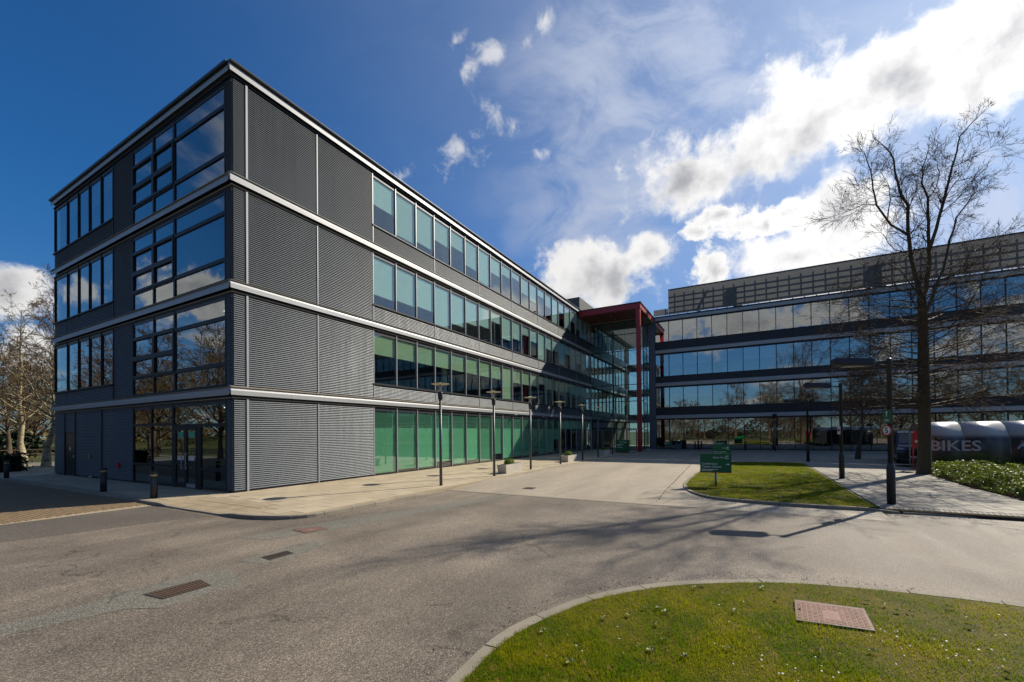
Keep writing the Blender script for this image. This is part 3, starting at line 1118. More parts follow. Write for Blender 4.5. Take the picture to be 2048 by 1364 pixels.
# backing wall behind the front cladding
mpart(MB().box(0.0, 6.70, 0.03, 0.25, 0.0, 15.6), 'wall', 'dark_metal', 'front')
SILL = [None, ZB[0]+1.08, ZB[1]+1.20, ZB[2]+1.30]
TOPW = [3.50, ZB[1]-0.10, ZB[2]-0.10, ZB[3]-0.10]
for k in (1, 2, 3):
    n_p = 7
    for i in range(n_p):
        x0 = U_W0+3*MOD*i
        panel('front', x0, x0+3*MOD, ZB[k-1]+0.36, SILL[k]-0.06)
        strip('front', x0, ZB[k-1]+0.33, SILL[k]-0.02, 0.045, 0.045)
    mpart(MB().box(U_W0-0.02, U_W0+MOD*WN, -0.075, 0.06, SILL[k]-0.06, SILL[k]+0.005), 'sill', 'mullion_dark', 'front')
    mpart(MB().box(U_W0, ULEN, 0.03, 0.2, ZB[k-1]-0.2, SILL[k]-0.02), 'spandrel_wall', 'dark_metal', 'front')


def win_meshes(w, h, key, mm='mullion', gl='glass', fin=0.045, d=0.04):
    f = MB()
    f.use(mm).box(-fin/2, fin/2, -d, 0.07, 0, h)                 # left mullion
    f.use('mullion_dark').box(fin/2, w-fin/2, 0.0, 0.08, 0, 0.045)
    f.box(fin/2, w-fin/2, 0.0, 0.08, h-0.05, h)
    g = MB()
    g.box(fin/2, w-fin/2, 0.030, 0.038, 0.045, h-0.05)
    b = MB()
    b.box(fin/2+0.012, w-fin/2-0.012, 0.075, 0.082, -1.0, 0.0)
    return f.mesh('window'), g.mesh('pane', gl), b


def place_windows(face_loc, rz, parent, n, x0, w, z0, z1, drops, gl, blind_mat, mm='mullion', fin=0.045, d=0.035, tilt=True, pelmet=False):
    """n windows side by side from local x0, each frame > pane, blind"""
    fm, gm, bm = win_meshes(w, z1-z0, '', mm, gl, fin, d)
    bmesh_ = bm.mesh('blind', blind_mat)
    c, s = math.cos(rz), math.sin(rz)
    out = []
    for i in range(n):
        lx = x0+w*i
        loc = (face_loc[0]+c*lx, face_loc[1]+s*lx, z0)
        o = inst(fm, 'window', parent, loc, rz)
        out.append(o)
        p = inst(gm, 'pane', o, (0, 0, 0))
        if tilt:
            p.rotation_euler = (rng.uniform(-1, 1)*0.0016, 0, rng.uniform(-1, 1)*0.0016)
        dr = drops[i] if i < len(drops) else 0.4
        if dr > 0.02:
            inst(bmesh_, 'blind', o, (0, 0, z1-z0-0.04), scale=(1, 1, dr*(z1-z0-0.06)))
        if pelmet and i < 15:
            if i == 0:
                pm = MB().box(0.04, w-0.28, 0.055, 0.07, -0.98, 0.0).mesh('pelmet', 'pelmet')
            inst(pm, 'pelmet', o, (0, 0, z1-z0-0.05-rng.uniform(0, 0.02)))
    return out


PELM = None
D4 = [0.58, 0.93, 0.84, 0.55, 0.45, 0.72, 0.95, 0.5, 0.35, 0.25, 0.55, 0.62, 0.3, 0.5, 0.95, 0.4, 0.9, 0.5, 0.7, 0.95, 0.6]
D3 = [0.80, 0.76, 0.72, 0.98, 0.82, 0.66, 0.60, 0.34, 0.72, 0.6, 0.34, 0.45, 0.97, 0.5, 0.46, 0.9, 0.4, 0.9, 0.6, 0.9, 0.5]
D2 = [0.44, 0.44, 0.44, 0.44, 0.44, 0.44, 0.44, 0.44, 0.97, 0.44, 0.44, 0.44, 0.3, 0.44, 0.44, 0.44, 0.4, 0.44, 0.44, 0.44, 0.44]
for k, drops in ((1, D2), (2, D3), (3, D4)):
    place_windows((0, 0, 0), 0.0, MAIN, WN, U_W0, MOD, SILL[k], TOPW[k], drops, 'glass', 'blind' if k == 1 else 'blind_sky_tint')
    place_windows((0, 0, 0), 0.0, MAIN, WN_IN, U_W0+MOD*WN, MOD, SILL[k], TOPW[k], [0.4]*WN_IN, 'glass', 'blind_pale', mm='mullion_dark', tilt=False)
place_windows((0, 0, 0), 0.0, MAIN, WN, U_W0, MOD, 0.03, TOPW[0], [0.985, 0.96, 0.97, 0.90, 0.975, 0.93, 0.97, 0.86, 0.975, 0.95, 0.97, 0.9, 0.97, 0.95, 0.6]+[0.3]*6, 'glass', 'blind_green', pelmet=True)
# inside the atrium: plain shaded spandrel bands of the continuing front
for k in (1, 2, 3):
    mpart(MB().box(40.7, ULEN, -0.04, 0.03, ZB[k-1]+0.3, SILL[k]), 'inner_spandrel', 'spandrel_navy', 'front')
    mpart(MB().box(40.95, ULEN, -0.14, 0.03, ZB[k-1], ZB[k-1]+0.27), 'inner_band', 'fascia', 'front')
mpart(MB().box(40.95, ULEN, 0.0, 0.2, 0.0, 3.6), 'inner_wall', 'interior', 'front')
# last mullion of each row
for k in range(4):
    zz0 = SILL[k] if k else 0.03
    mpart(MB().box(U_W0+MOD*WN-0.03, U_W0+MOD*WN+0.03, -0.06, 0.1, zz0, TOPW[k]), 'mullion', 'mullion', 'front')

# floors, ceilings, partitions
for k in range(5):
    zf = 0.0 if k == 0 else ZB[k-1]-0.05
    mb = MB()
    mb.use('carpet').box(0.28, ULEN, 0.28, VLEN-0.3, zf-0.02 if k else -0.02, zf+0.12 if k else 0.02)
    if k:
        mb.use('ceiling').box(0.30, ULEN-0.1, 0.30, VLEN-0.35, zf-0.10, zf-0.021)
    mb.build('floor_slab', None, MAIN)
MB().box(6.9, ULEN, 7.0, 7.2, 0.0, 15.4).build('partition', 'interior', MAIN)
MB().box(6.9, 7.1, 0.3, 18.3, 0.0, 15.4).build('partition', 'interior', MAIN)
MB().box(0.2, ULEN, VLEN-0.25, VLEN, 0.0, 15.5).build('rear_wall', 'cladding', MAIN)
MB().box(ULEN-0.3, ULEN, 0.0, VLEN-0.26, 0.0, 15.5).build('end_wall', 'cladding', MAIN)
MB().box(-0.05, ULEN, -0.05, VLEN, 15.62, 15.86).build('roof', 'roof', MAIN)
# concrete columns inside the front
for i in range(8):
    MB().lathe([(0.2, 0.1), (0.2, 15.3)], 12, U_W0+0.9+6.46*i, 1.3).build('inner_column', 'white_column', MAIN, smooth=True)
# roof plant room
pr = MB()
pr.box(46.0, 58.0, 3.2, 9.0, 15.86, 20.4)
pr.build('plant_room', 'screen', MAIN)

# ---- gable: v runs away from the corner, local x = -v
GX = lambda v: -v
for (z0, z1) in floors:
    panel('gable', -0.42, -0.0, z0, z1)
mpart(MB().box(-0.44, 0.0, 0.03, 0.25, 0.0, 15.6), 'wall', 'dark_metal', 'gable')
for k in (1, 2, 3):
    z0, z1 = floors[k]
    panel('gable', -10.44, -8.33, z0, z1)
    strip('gable', -10.44, z0, z1, 0.06, 0.05, 'mullion_dark')
    panel('gable', -16.65, -10.44, z0, SILL[k]-0.06)
    panel('gable', -18.63, -16.65, z0, SILL[k]-0.06)
    mpart(MB().box(-VLEN-0.07, -10.42, -0.085, 0.06, SILL[k]-0.06, SILL[k]+0.005), 'sill', 'mullion_dark', 'gable')
    mpart(MB().box(-VLEN, -8.3, 0.03, 0.2, ZB[k-1]-0.2, SILL[k]-0.02), 'spandrel_wall', 'dark_metal', 'gable')
    mpart(MB().box(-10.44, -8.3, 0.03, 0.2, SILL[k]-0.02, z1+0.2), 'wall', 'dark_metal', 'gable')
    vs_ = [10.44, 11.95, 13.50, 15.02, 16.65, 18.63]
    for i in range(5):
        w = vs_[i+1]-vs_[i]
        place_windows((0, 0, 0), -math.pi/2, MAIN, 1, -vs_[i+1], w, SILL[k], TOPW[k], [(0.35, 0.5, 0.0, 0.4, 0.0)[i]], 'glass_left', 'blind_pale', mm='mullion_dark', fin=0.05, d=0.03)
    mpart(MB().box(-10.47, -10.42, -0.03, 0.1, SILL[k], TOPW[k]), 'mullion', 'mullion_dark', 'gable')


def cpane(x0, x1, z0, z1, parent, frame=0.045, gl='glass_left', casement=False):
    """one framed pane in a gable curtain wall"""
    f = MB()
    d0, d1 = (-0.05, 0.07) if casement else (-0.02, 0.07)
    e = frame
    f.box(x0, x1, d0, d1, z0, z0+e); f.box(x0, x1, d0, d1, z1-e, z1)
    f.box(x0, x0+e, d0+0.001, d1, z0+e, z1-e); f.box(x1-e, x1, d0+0.001, d1, z0+e, z1-e)
    o = mpart(f, 'window', 'mullion_dark', 'gable')
    g = MB().box(x0+e-0.004, x1-e+0.004, 0.02, 0.028, z0+e-0.004, z1-e+0.004)
    p = inst(g.mesh('pane', gl), 'pane', o, (0, 0, 0))
    return o


for k in (1, 2, 3):
    b = ZB[k-1]+0.37
    t = ZB[k]-0.11
    H = t-b
    rows_b = [(0.0, 0.24), (0.24, 0.745), (0.745, 1.0)]
    rows_s = [(0.0, 0.235), (0.235, 0.49), (0.49, 0.765), (0.765, 1.0)]
    for (r0, r1) in rows_b:
        cpane(-4.40, -0.44, b+H*r0, b+H*r1, MAIN, 0.075)
    for c0, c1 in ((-6.26, -4.40), (-8.33, -6.26)):
        for i, (r0, r1) in enumerate(rows_s):
            cas = i in (1, 2)
            cpane(c0, c1, b+H*r0, b+H*r1, MAIN, 0.10 if cas else 0.06, casement=cas)
# ground storey of the gable
for a, b_ in ((-11.85, -8.33), (-15.40, -11.85), (-18.63, -16.97)):
    panel('gable', a, b_, 0.05, 3.44)
panel('gable', -16.97, -15.40, 2.35, 3.44)
for v in (11.85, 15.40, 16.97):
    strip('gable', -v, 0.0, 3.46, 0.06, 0.05, 'mullion_dark')
mpart(MB().box(-VLEN, -8.3, 0.06, 0.25, 0.0, 3.5), 'wall', 'dark_metal', 'gable')
dd = mpart(MB().box(-16.90, -15.47, -0.01, 0.05, 0.02, 2.32), 'door', 'spandrel_navy', 'gable')
inst(MB().box(-16.30, -16.12, -0.02, -0.011, 1.38, 1.56).mesh('door_notice', 'door_paper'), 'door_notice', dd, (0, 0, 0))
inst(MB().box(-15.62, -15.55, -0.07, -0.011, 0.98, 1.12).mesh('door_handle', 'mullion'), 'door_handle', dd, (0, 0, 0))
for (x0, x1) in ((-6.50, -4.56), (-8.33, -6.50)):
    cpane(x0, x1, 2.62, 3.48, MAIN, 0.06)
    cpane(x0, x1, 0.86, 2.62, MAIN, 0.05)
    cpane(x0, x1, 0.04, 0.86, MAIN, 0.05)
cpane(-4.56, -0.44, 2.52, 3.48, MAIN, 0.07)
cpane(-2.35, -0.44, 0.80, 2.52, MAIN, 0.06)
cpane(-2.35, -0.44, 0.04, 0.80, MAIN, 0.06)
for x0, x1, tagm in ((-4.36, -3.47, 'l'), (-3.46, -2.57, 'r')):
    f = MB()
    f.box(x0, x1, -0.03, 0.04, 0.03, 0.20); f.box(x0, x1, -0.03, 0.04, 2.34, 2.47)
    f.box(x0, x0+0.09, -0.031, 0.04, 0.20, 2.34); f.box(x1-0.09, x1, -0.031, 0.04, 0.20, 2.34); f.box(x0+0.09, x1-0.09, -0.03, 0.04, 0.95, 1.06)
    d_ = mpart(f, 'door', 'mullion_dark', 'gable')
    inst(MB().box(x0+0.088, x1-0.088, 0.0, 0.008, 0.19, 2.35).mesh('pane', 'glass_left'), 'pane', d_, (0, 0, 0))
    inst(MB().box(x0+0.22, x1-0.20, -0.006, -0.001, 2.03, 2.28).mesh('notice', 'door_green'), 'notice', d_, (0, 0, 0))
    inst(MB().box(x0+0.20, x1-0.26, -0.006, -0.001, 1.12, 1.24 if tagm == 'l' else 1.30).mesh('notice', 'door_paper'), 'notice', d_, (0, 0, 0))
    hx = x1-0.16 if tagm == 'l' else x0+0.16
    inst(MB().tube([(hx, -0.10, 0.75), (hx, -0.10, 1.45)], 0.016, 8).box(hx-0.01, hx+0.01, -0.10, -0.031, 0.80, 0.83).box(hx-0.01, hx+0.01, -0.10, -0.031, 1.37, 1.40).mesh('door_handle', 'mullion'), 'door_handle', d_, (0, 0, 0))
    if tagm == 'r':
        inst(MB().box(x0+0.1, x1-0.1, -0.04, -0.032, 0.04, 0.19).mesh('kick_plate', 'mullion'), 'kick_plate', d_, (0, 0, 0))
f = MB()
f.box(-4.56, -4.37, -0.02, 0.07, 0.0, 2.52); f.box(-2.56, -2.36, -0.02, 0.07, 0.0, 2.52); f.box(-4.365, -2.565, -0.02, 0.07, 2.48, 2.518)
mpart(f, 'door_frame', 'mullion_dark', 'gable')
# small fittings on the shaded wall
mpart(MB().box(-9.9, -9.74, -0.1, -0.035, 0.62, 0.86), 'warning_plate', 'sign_red', 'gable')
mpart(MB().box(-13.4, -13.28, -0.1, -0.035, 1.0, 1.2), 'service_box', 'bollard_band', 'gable')
mpart(MB().lathe([(0.05, 0), (0.09, 0.03), (0.09, 0.12)], 10, -13.0, -0.1), 'vent_cowl', 'lamp_metal', 'gable')
# lamps inside the corner room
for z in (3.22, 7.15, 14.0):
    MB().box(0.7, 1.0, 0.8, 2.0 if z < 10 else 1.0, z, z+0.04).build('ceiling_light', 'lit_panel', MAIN)
# wall lights under the first band
for u in (21.4, 26.6):
    w_ = MB().use('fascia').lathe([(0.02, 3.44), (0.14, 3.52), (0.16, 3.56), (0.03, 3.62)], 12, u, -0.22)
    w_.use('mullion').box(u-0.02, u+0.02, -0.2, 0.0, 3.56, 3.6)
    w_.build('wall_light', None, MAIN)

# ------------------------------------------------------------------ the rear office wing
UW = 43.7
WING = empty('office_wing', (UW, -6.8, 0), label='long four storey office wing with ribbon windows and translucent rooftop screen', cat='building')
WMOD = 1.525
WNN = 26
V0 = -7.02
VEND = V0-WMOD*WNN
wz = [(3.58, 3.97), (7.38, 7.79), (11.26, 11.66), (15.12, 15.47)]
wsill = [0.06, 4.87, 8.52, 12.60]
wtop = [3.46, 7.24, 11.12, 15.0]


def wpart(mb, name, mname, parent=None, smooth=False):
    """local x = -v measured from the wing's corner, y inward, z up"""
    return inst(mb.mesh(name, mname, smooth), name, parent or WING, (0, 0, 0), -math.pi/2)


WL = 6.8+(-VEND)-6.8*2+6.8     # length from corner
WL = -6.8-VEND
r4 = random.Random(11)
for k in range(4):
    n3 = WNN//3+1
    for i in range(n3):
        a, b = 0.22+3*WMOD*i, min(0.22+3*WMOD*(i+1), WL)
        if b > a+0.05:
            wpart(MB().extr([(0.0, wz[k][0]), (-0.12, wz[k][0]), (-0.12, wz[k][1]-0.06), (-0.08, wz[k][1]), (0.0, wz[k][1])], a+0.004, b-0.004), 'fascia_panel', 'fascia')
            if k < 3:
                wpart(MB().box(a+0.01, b-0.01, -0.03, 0.05, wz[k][1]+0.02, wsill[k+1]-0.03), 'spandrel_panel', 'spandrel_navy')
    wpart(MB().box(0.0, WL, 0.06, 0.4, wz[k][0]-0.1, (wsill[k+1]-0.04) if k < 3 else 15.6), 'spandrel_wall', 'dark_metal')
    if k < 3:
        dr = [r4.choice([0.5, 0.5, 0.5, 0.5, 0.0, 0.5]) for _ in range(WNN)]
    if k == 0:
        dr = [0]*WNN
    place_windows((0.0, 0.0, 0), -math.pi/2, WING, WNN, 0.22, WMOD, wsill[k], wtop[k], dr if k else [0]*WNN, 'glass_wing', 'blind_pale', mm='mullion_dark', fin=0.06, d=0.04)
for k in range(5):
    zf = 0.0 if k == 0 else wz[k-1][0]+0.1
    mb = MB()
    mb.use('carpet').box(UW+0.45, UW+15, VEND, -7.1, zf-0.02, zf+0.1 if k else 0.01)
    if k:
        mb.use('ceiling').box(UW+0.45, UW+14.9, VEND+0.1, -7.15, zf-0.12, zf-0.021)
    mb.build('floor_slab', None, WING)
MB().box(UW+8, UW+8.2, VEND, -7.1, 0, 15).build('partition', 'interior', WING)
MB().box(UW+14.8, UW+15, VEND, -7.1, 0, 15.4).build('rear_wall', 'cladding', WING)
MB().box(UW+0.4, UW+15, VEND-0.3, VEND, 0, 15.4).build('end_wall', 'cladding', WING)
MB().box(UW+0.3, UW+15, -7.1, -6.85, 0, 15.4).build('flank_wall', 'interior', WING)
MB().box(UW+0.0, UW+15, VEND, -6.85, 15.5, 15.66).build('roof', 'roof', WING)
MB().box(UW-0.14, UW+0.3, -7.0, -6.25, 0, 15.3).build('corner_pier', 'grey_steel', WING)
for i in range(7):
    MB().lathe([(0.22, 0.0), (0.22, 15.2)], 14, UW+1.7, -8.3-5.9*i).build('inner_column', 'white_column', WING, smooth=True)
# rooftop screen: ribbed translucent sheets on a steel frame
zs0, zs1 = 15.72, 18.62


def screen_panel(x0, x1, z0, z1):
    mb = MB()
    n = int((z1-z0)/0.125)
    p = (z1-z0)/n
    prof = []
    for k in range(n):
        b = z0+k*p
        prof += [(0.0, b), (-0.035, b+0.35*p), (-0.035, b+0.7*p)]
    prof.append((0.0, z1))
    for y, z in prof:
        mb.v.append((x0, y, z)); mb.v.append((x1, y, z))
    for k in range(len(prof)-1):
        mb.f.append((2*k, 2*k+1, 2*k+3, 2*k+2)); mb.mi.append(0)
    return mb


nb = 12
for i in range(nb):
    a = 1.76+3.05*i
    o = wpart(screen_panel(a, a+3.05, zs0, zs1), 'screen_panel', 'screen')
    for j, px in enumerate((a+0.0, a+1.02, a+2.04)):
        wpart(MB().box(px-0.04, px+0.04, 0.5, 0.62, 15.66, zs1-0.05), 'screen_post', 'steel_dark')
    if i % 5 == 1:
        wpart(MB().tube([(a+1.5, 0.75, zs1-0.2), (a+0.1, 0.75, 15.7)], 0.14, 6), 'screen_brace', 'steel_dark')
    if i % 4 == 2:
        wpart(MB().box(a+0.6, a+1.5, 0.9, 1.8, 15.66, zs1-0.1), 'plant_unit', 'steel_dark')
for z in (16.3, 16.9, 17.5, 18.1):
    wpart(MB().box(1.76, 1.76+3.05*nb, 0.42, 0.52, z-0.06, z+0.06), 'screen_rail', 'steel_dark')
wpart(MB().box(1.74, 1.76+3.05*nb, -0.05, 0.1, zs1, zs1+0.06), 'screen_cap', 'mullion_dark')
wpart(screen_panel(0.1, 1.74, 15.72, 16.45), 'screen_panel', 'screen')
wpart(MB().box(0.1, WL, -0.06, 0.0, 15.47, 15.60), 'roof_edge', 'dark_metal')

# ------------------------------------------------------------------ glass atrium between the two, red portal in front
ATR = empty('entrance_atrium', (40.8, -3.0, 0), label='tall dark glass entrance atrium between the block and the wing', cat='atrium')
UA = 40.80
av = [0.0, -2.76, -5.55, -6.20]
for v in (-1.38, -4.15):
    MB().box(UA+0.0, UA+0.08, v-0.018, v+0.018, 2.5, 14.95).build('glazing_bar', 'mullion_dark', ATR)
az_ = [0.05, 2.45, 3.60, 5.6, 7.52, 9.5, 11.48, 13.4, 14.9]
for i in range(3):
    for j in range(len(az_)-1):
        a, b = av[i], av[i+1]
        if j < 1 and i < 2:
            continue
        MB().box(UA-0.004, UA+0.004, b+0.03, a-0.03, az_[j]+0.03, az_[j+1]-0.03).build('pane', 'glass_atrium', ATR)
for v in av:
    MB().box(UA-0.07, UA+0.10, v-0.05, v+0.03, 0, 14.95).build('mullion', 'grey_steel' if v == 0 else 'mullion_dark', ATR)
for z in az_[1:]:
    MB().box(UA-0.05, UA+0.06, -6.16, -0.05, z-0.035, z+0.035).build('transom', 'mullion_dark', ATR)
for j in range(len(az_)-1):
    MB().box(UA+0.1, UW-0.14, -6.204, -6.196, az_[j]+0.03, az_[j+1]-0.03).build('pane', 'glass_atrium', ATR)
# entrance doors and header
for (a, b) in ((-1.35, -0.25), (-2.6, -1.45), (-3.95, -2.95), (-5.4, -4.2)):
    f = MB()
    f.box(UA-0.06, UA+0.05, a, b, 2.25, 2.38); f.box(UA-0.06, UA+0.05, a, b, 0.02, 0.14)
    f.box(UA-0.06, UA+0.05, a, a+0.1, 0.14, 2.25); f.box(UA-0.06, UA+0.05, b-0.1, b, 0.14, 2.25)
    d_ = f.build('door', 'grey_steel', ATR)
    inst(MB().box(-0.004, 0.004, a+0.1, b-0.1, 0.14, 2.25).mesh('pane', 'glass_atrium'), 'pane', d_, (UA-d_.location.x-ATR.location.x+0, 0, 0))
    d_.children[0].location = (UA, 0, 0)
MB().box(UA-0.09, UA-0.06, -2.0, -0.3, 2.6, 3.2).build('name_panel', 'grey_steel', ATR)
# rear glazing of the atrium with its galleries
for j, (z0, z1) in enumerate(((0.1, 3.4), (4.7, 7.4), (8.5, 11.3), (12.4, 14.8))):
    MB().box(58.0, 58.02, -6.0, -0.3, z0, z1).build('rear_pane', 'glass_clear', ATR)
    for s in range(4):
        MB().box(57.9, 58.1, -6.0+1.43*s-0.04, -6.0+1.43*s+0.04, z0, z1).build('rear_mullion', 'mullion_dark', ATR)
for z0, z1 in ((3.4, 4.7), (7.4, 8.5), (11.3, 12.4)):
    MB().box(57.8, 58.2, -6.6, -0.2, z0, z1).build('rear_spandrel', 'spandrel_navy', ATR)
    MB().box(53.0, 57.7, -6.5, -3.6, z0+0.2, z0+0.5).build('gallery', 'fascia', ATR)
    MB().box(53.0, 53.02, -6.5, -3.6, z0+0.5, z0+1.5).build('gallery_glass', 'glass_atrium', ATR)
MB().box(UA-0.1, 58.2, -6.85, -0.05, 14.96, 15.2).build('atrium_roof', 'ceiling', ATR)
MB().box(UA+0.2, 58.0, -6.8, -0.05, -0.04, 0.004).build('lobby_floor', 'concrete', ATR)

CAN = empty('entrance_canopy', (36.8, -6.55, 0), label='red steel portal canopy on one tall square red column over the entrance', cat='canopy')
MB().box(36.56, 36.98, -6.82, -6.40, 0.0, 15.0).build('column', 'red_steel', CAN)
MB().box(36.50, 37.10, -6.87, -0.12, 15.02, 15.54).build('front_beam', 'red_steel', CAN)
MB().box(37.102, 43.5, -6.87, -6.27, 15.02, 15.54).build('side_beam', 'red_steel', CAN)
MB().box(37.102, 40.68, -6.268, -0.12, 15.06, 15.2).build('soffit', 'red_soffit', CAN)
MB().box(36.45, 43.5, -6.95, -0.05, 15.545, 15.66).build('roof_sheet', 'mullion_dark', CAN)
for (x, y) in ((38.2, -1.5), (38.2, -3.3), (38.2, -5.0), (39.8, -1.5), (39.8, -3.3), (39.8, -5.0)):
    MB().lathe([(0.10, 15.03), (0.12, 15.058)], 12, x, y).build('downlight', 'mullion', CAN)

# ------------------------------------------------------------------ street furniture
def face_xform(o, pos, normal_az):
    """place an object modelled facing -y so that it faces the given azimuth"""
    o.location = pos
    o.rotation_euler = (0, 0, normal_az+math.pi/2)


# seven slim disc-topped lamps along the front
def disc_lamp():
    r = empty('disc_lamp', (0, 0, 0), label='x', cat='lamp post', group='disc topped lamps along the front')
    inst(MB().lathe([(0.062, 0), (0.058, 1.2), (0.05, 3.5)], 14).mesh('pole', 'lamp_post_grey', True), 'pole', r, (0, 0, 0))
    inst(MB().lathe([(0.05, 3.44), (0.085, 3.5), (0.095, 3.62), (0.10, 3.74), (0.10, 3.77)], 14).mesh('collar', 'lamp_post', True), 'collar', r, (0, 0, 0))
    inst(MB().lathe([(0.088, 3.775), (0.095, 4.09)], 14).mesh('lamp_glass', 'glass_clear', True), 'lamp_glass', r, (0, 0, 0))
    inst(MB().lathe([(0.045, 3.775), (0.05, 3.95), (0.028, 4.09)], 10).mesh('lamp_core', 'lamp_metal', True), 'lamp_core', r, (0, 0, 0))
    inst(MB().lathe([(0.10, 4.095), (0.35, 4.105), (0.36, 4.125), (0.12, 4.15), (0.05, 4.17)], 28).mesh('lamp_disc', 'lamp_disc'), 'lamp_disc', r, (0, 0, 0))
    return r


dl = disc_lamp()
spots = [(4.97, 'nearest the asphalt, tallest in the picture'), (9.10, 'just before the nearer sunlit planter'), (13.1, 'just past the nearer sunlit planter'),
         (17.5, 'next to the farther sunlit planter'), (21.8, 'at the edge of the entrance shade'), (25.6, 'in the shade beside the shaded planter'), (30.6, 'in the shade nearest the green box sign')]
for i, (u, w) in enumerate(spots):
    lab = 'slim grey disc topped lamp ' + w
    if i == 0:
        dl.location = (u, -5.66, 0); dl['label'] = lab
    else:
        copy_tree(dl, (u, -5.66 if i < 6 else -5.45, 0), label=lab)


# three road lamps with a flat box head on an arm
def road_lamp(loc, label, rz):
    r = empty('road_lamp', loc, label=label, cat='lamp post', group='box headed road lamps along the path')
    r.rotation_euler = (0, 0, rz)
    inst(MB().lathe([(0.10, 0), (0.098, 0.98), (0.085, 1.06), (0.062, 1.16), (0.055, 1.2)], 16).mesh('base', 'lamp_post', True), 'base', r, (0, 0, 0))
    inst(MB().lathe([(0.064, 1.15), (0.060, 3.92), (0.072, 3.93), (0.072, 4.08), (0.04, 4.11)], 14).mesh('pole', 'lamp_post', True), 'pole', r, (0, 0, 0))
    inst(MB().tube([(0, 0.05, 3.96), (0, 0.42, 3.99)], 0.026, 8).mesh('arm', 'lamp_post'), 'arm', r, (0, 0, 0))
    h = MB()
    prof = [(-0.20, 3.90), (0.20, 3.90), (0.21, 3.96), (0.17, 4.11), (-0.17, 4.11), (-0.21, 3.96)]
    n = len(prof)
    for y, s, dz in ((0.36, 0.80, 0.0), (0.42, 1.0, 0.0), (1.26, 0.97, 0.07), (1.32, 0.8, 0.075)):
        for x, z in prof:
            h.v.append((x*s, y, 4.01+(z-4.01)*s+dz))
    for k in range(3):
        for e in range(n):
            l = (e+1) % n
            h.f.append((k*n+e, k*n+l, (k+1)*n+l, (k+1)*n+e)); h.mi.append(0)
    h.f.append(tuple(range(n))); h.mi.append(0)
    h.f.append(tuple(3*n+e for e in reversed(range(n)))); h.mi.append(0)
    hd = inst(h.mesh('lamp_head', 'lamp_post'), 'lamp_head', r, (0, 0, 0))
    inst(MB().box(-0.12, 0.12, 0.55, 1.10, 3.915, 3.945).mesh('lens', 'lamp_metal'), 'lens', hd, (0, 0, 0))
    return r


road_lamp((6.94, -20.06, 0), 'nearest dark road lamp with box head, carrying a round 5 sign', rad(9))
road_lamp((14.18, -20.06, 0), 'middle dark road lamp with box head beside the lawn edge', rad(9))
road_lamp((25.5, -20.0, 0), 'farthest dark road lamp with box head at the back of the lawn', rad(9))

# thin lantern post in front of the wing
t = empty('lantern_post', (41.8, -18.9, 0), label='thin dark lantern post close to the wing windows', cat='lamp post')
inst(MB().lathe([(0.08, 0), (0.07, 0.9), (0.05, 1.0), (0.045, 3.3)], 12).mesh('pole', 'lamp_post', True), 'pole', t, (0, 0, 0))
inst(MB().lathe([(0.05, 3.3), (0.10, 3.36), (0.24, 3.62), (0.26, 3.66), (0.05, 3.78)], 14).mesh('lantern', 'lamp_post', True), 'lantern', t, (0, 0, 0))

# plates on the nearest road lamp
naz = rad(118)
pl = empty('speed_limit_sign', (6.94, -20.06, 0), label='small round white speed limit sign reading 5 with red rim on nearest road lamp', cat='road sign')
pl.rotation_euler = (0, 0, naz+math.pi/2)
d0 = MB().lathe([(0.15, 0), (0.155, 0.006), (0.15, 0.012)], 28).mesh('rim', 'sign_red')
d0.transform(Matrix.Translation((0.0, -0.08, 2.07)) @ Matrix.Rotation(math.pi/2, 4, 'X'))
inst(d0, 'rim', pl, (0, 0, 0))
d1 = MB().lathe([(0.118, 0), (0.118, 0.005)], 28).mesh('disc', 'sign_white')
d1.transform(Matrix.Translation((0.0, -0.0925, 2.07)) @ Matrix.Rotation(math.pi/2, 4, 'X'))
inst(d1, 'disc', pl, (0, 0, 0))
tm = text_mesh('5', 0.23, 'black_print', 0.001, 'CENTER', 0.004)
inst(tm, 'lettering', pl, (0.0, -0.100, 1.99))
inst(MB().box(-0.03, 0.03, -0.078, -0.05, 2.0, 2.14).mesh('bracket', 'lamp_post'), 'bracket', pl, (0, 0, 0))
pl2 = empty('wayfinding_plate', (6.94, -20.06, 0), label='small upright green plate high on the nearest road lamp', cat='sign')
pl2.rotation_euler = (0, 0, naz+math.pi/2)
inst(MB().box(-0.13, 0.13, -0.09, -0.078, 2.28, 2.66).mesh('plate', 'sign_green'), 'plate', pl2, (0, 0, 0))
ar = MB().box(-0.012, 0.012, -0.094, -0.0905, 2.46, 2.58)
ar.prism([], 0, 0) if False else None
ar.face([(-0.045, -0.0925, 2.57), (0.045, -0.0925, 2.57), (0, -0.0925, 2.62)])
inst(ar.mesh('arrow', 'sign_white'), 'arrow', pl2, (0, 0, 0))
inst(MB().box(-0.08, 0.08, -0.094, -0.0905, 2.33, 2.345).box(-0.08, 0.06, -0.094, -0.0905, 2.365, 2.38).mesh('print', 'sign_white'), 'print', pl2, (0, 0, 0))
inst(MB().box(-0.03, 0.03, -0.077, -0.05, 2.4, 2.5).mesh('bracket', 'lamp_post'), 'bracket', pl2, (0, 0, 0))
nt = empty('notice_plate', (14.18, -20.06, 0), label='small white notice plate strapped to the middle road lamp', cat='sign')
nt.rotation_euler = (0, 0, rad(100)+math.pi/2)
inst(MB().box(-0.16, 0.16, -0.09, -0.08, 1.9, 2.25).mesh('plate', 'sign_white'), 'plate', nt, (0, 0, 0))
inst(MB().box(-0.12, 0.12, -0.094, -0.0905, 2.02, 2.13).mesh('print', 'sign_red'), 'print', nt, (0, 0, 0))


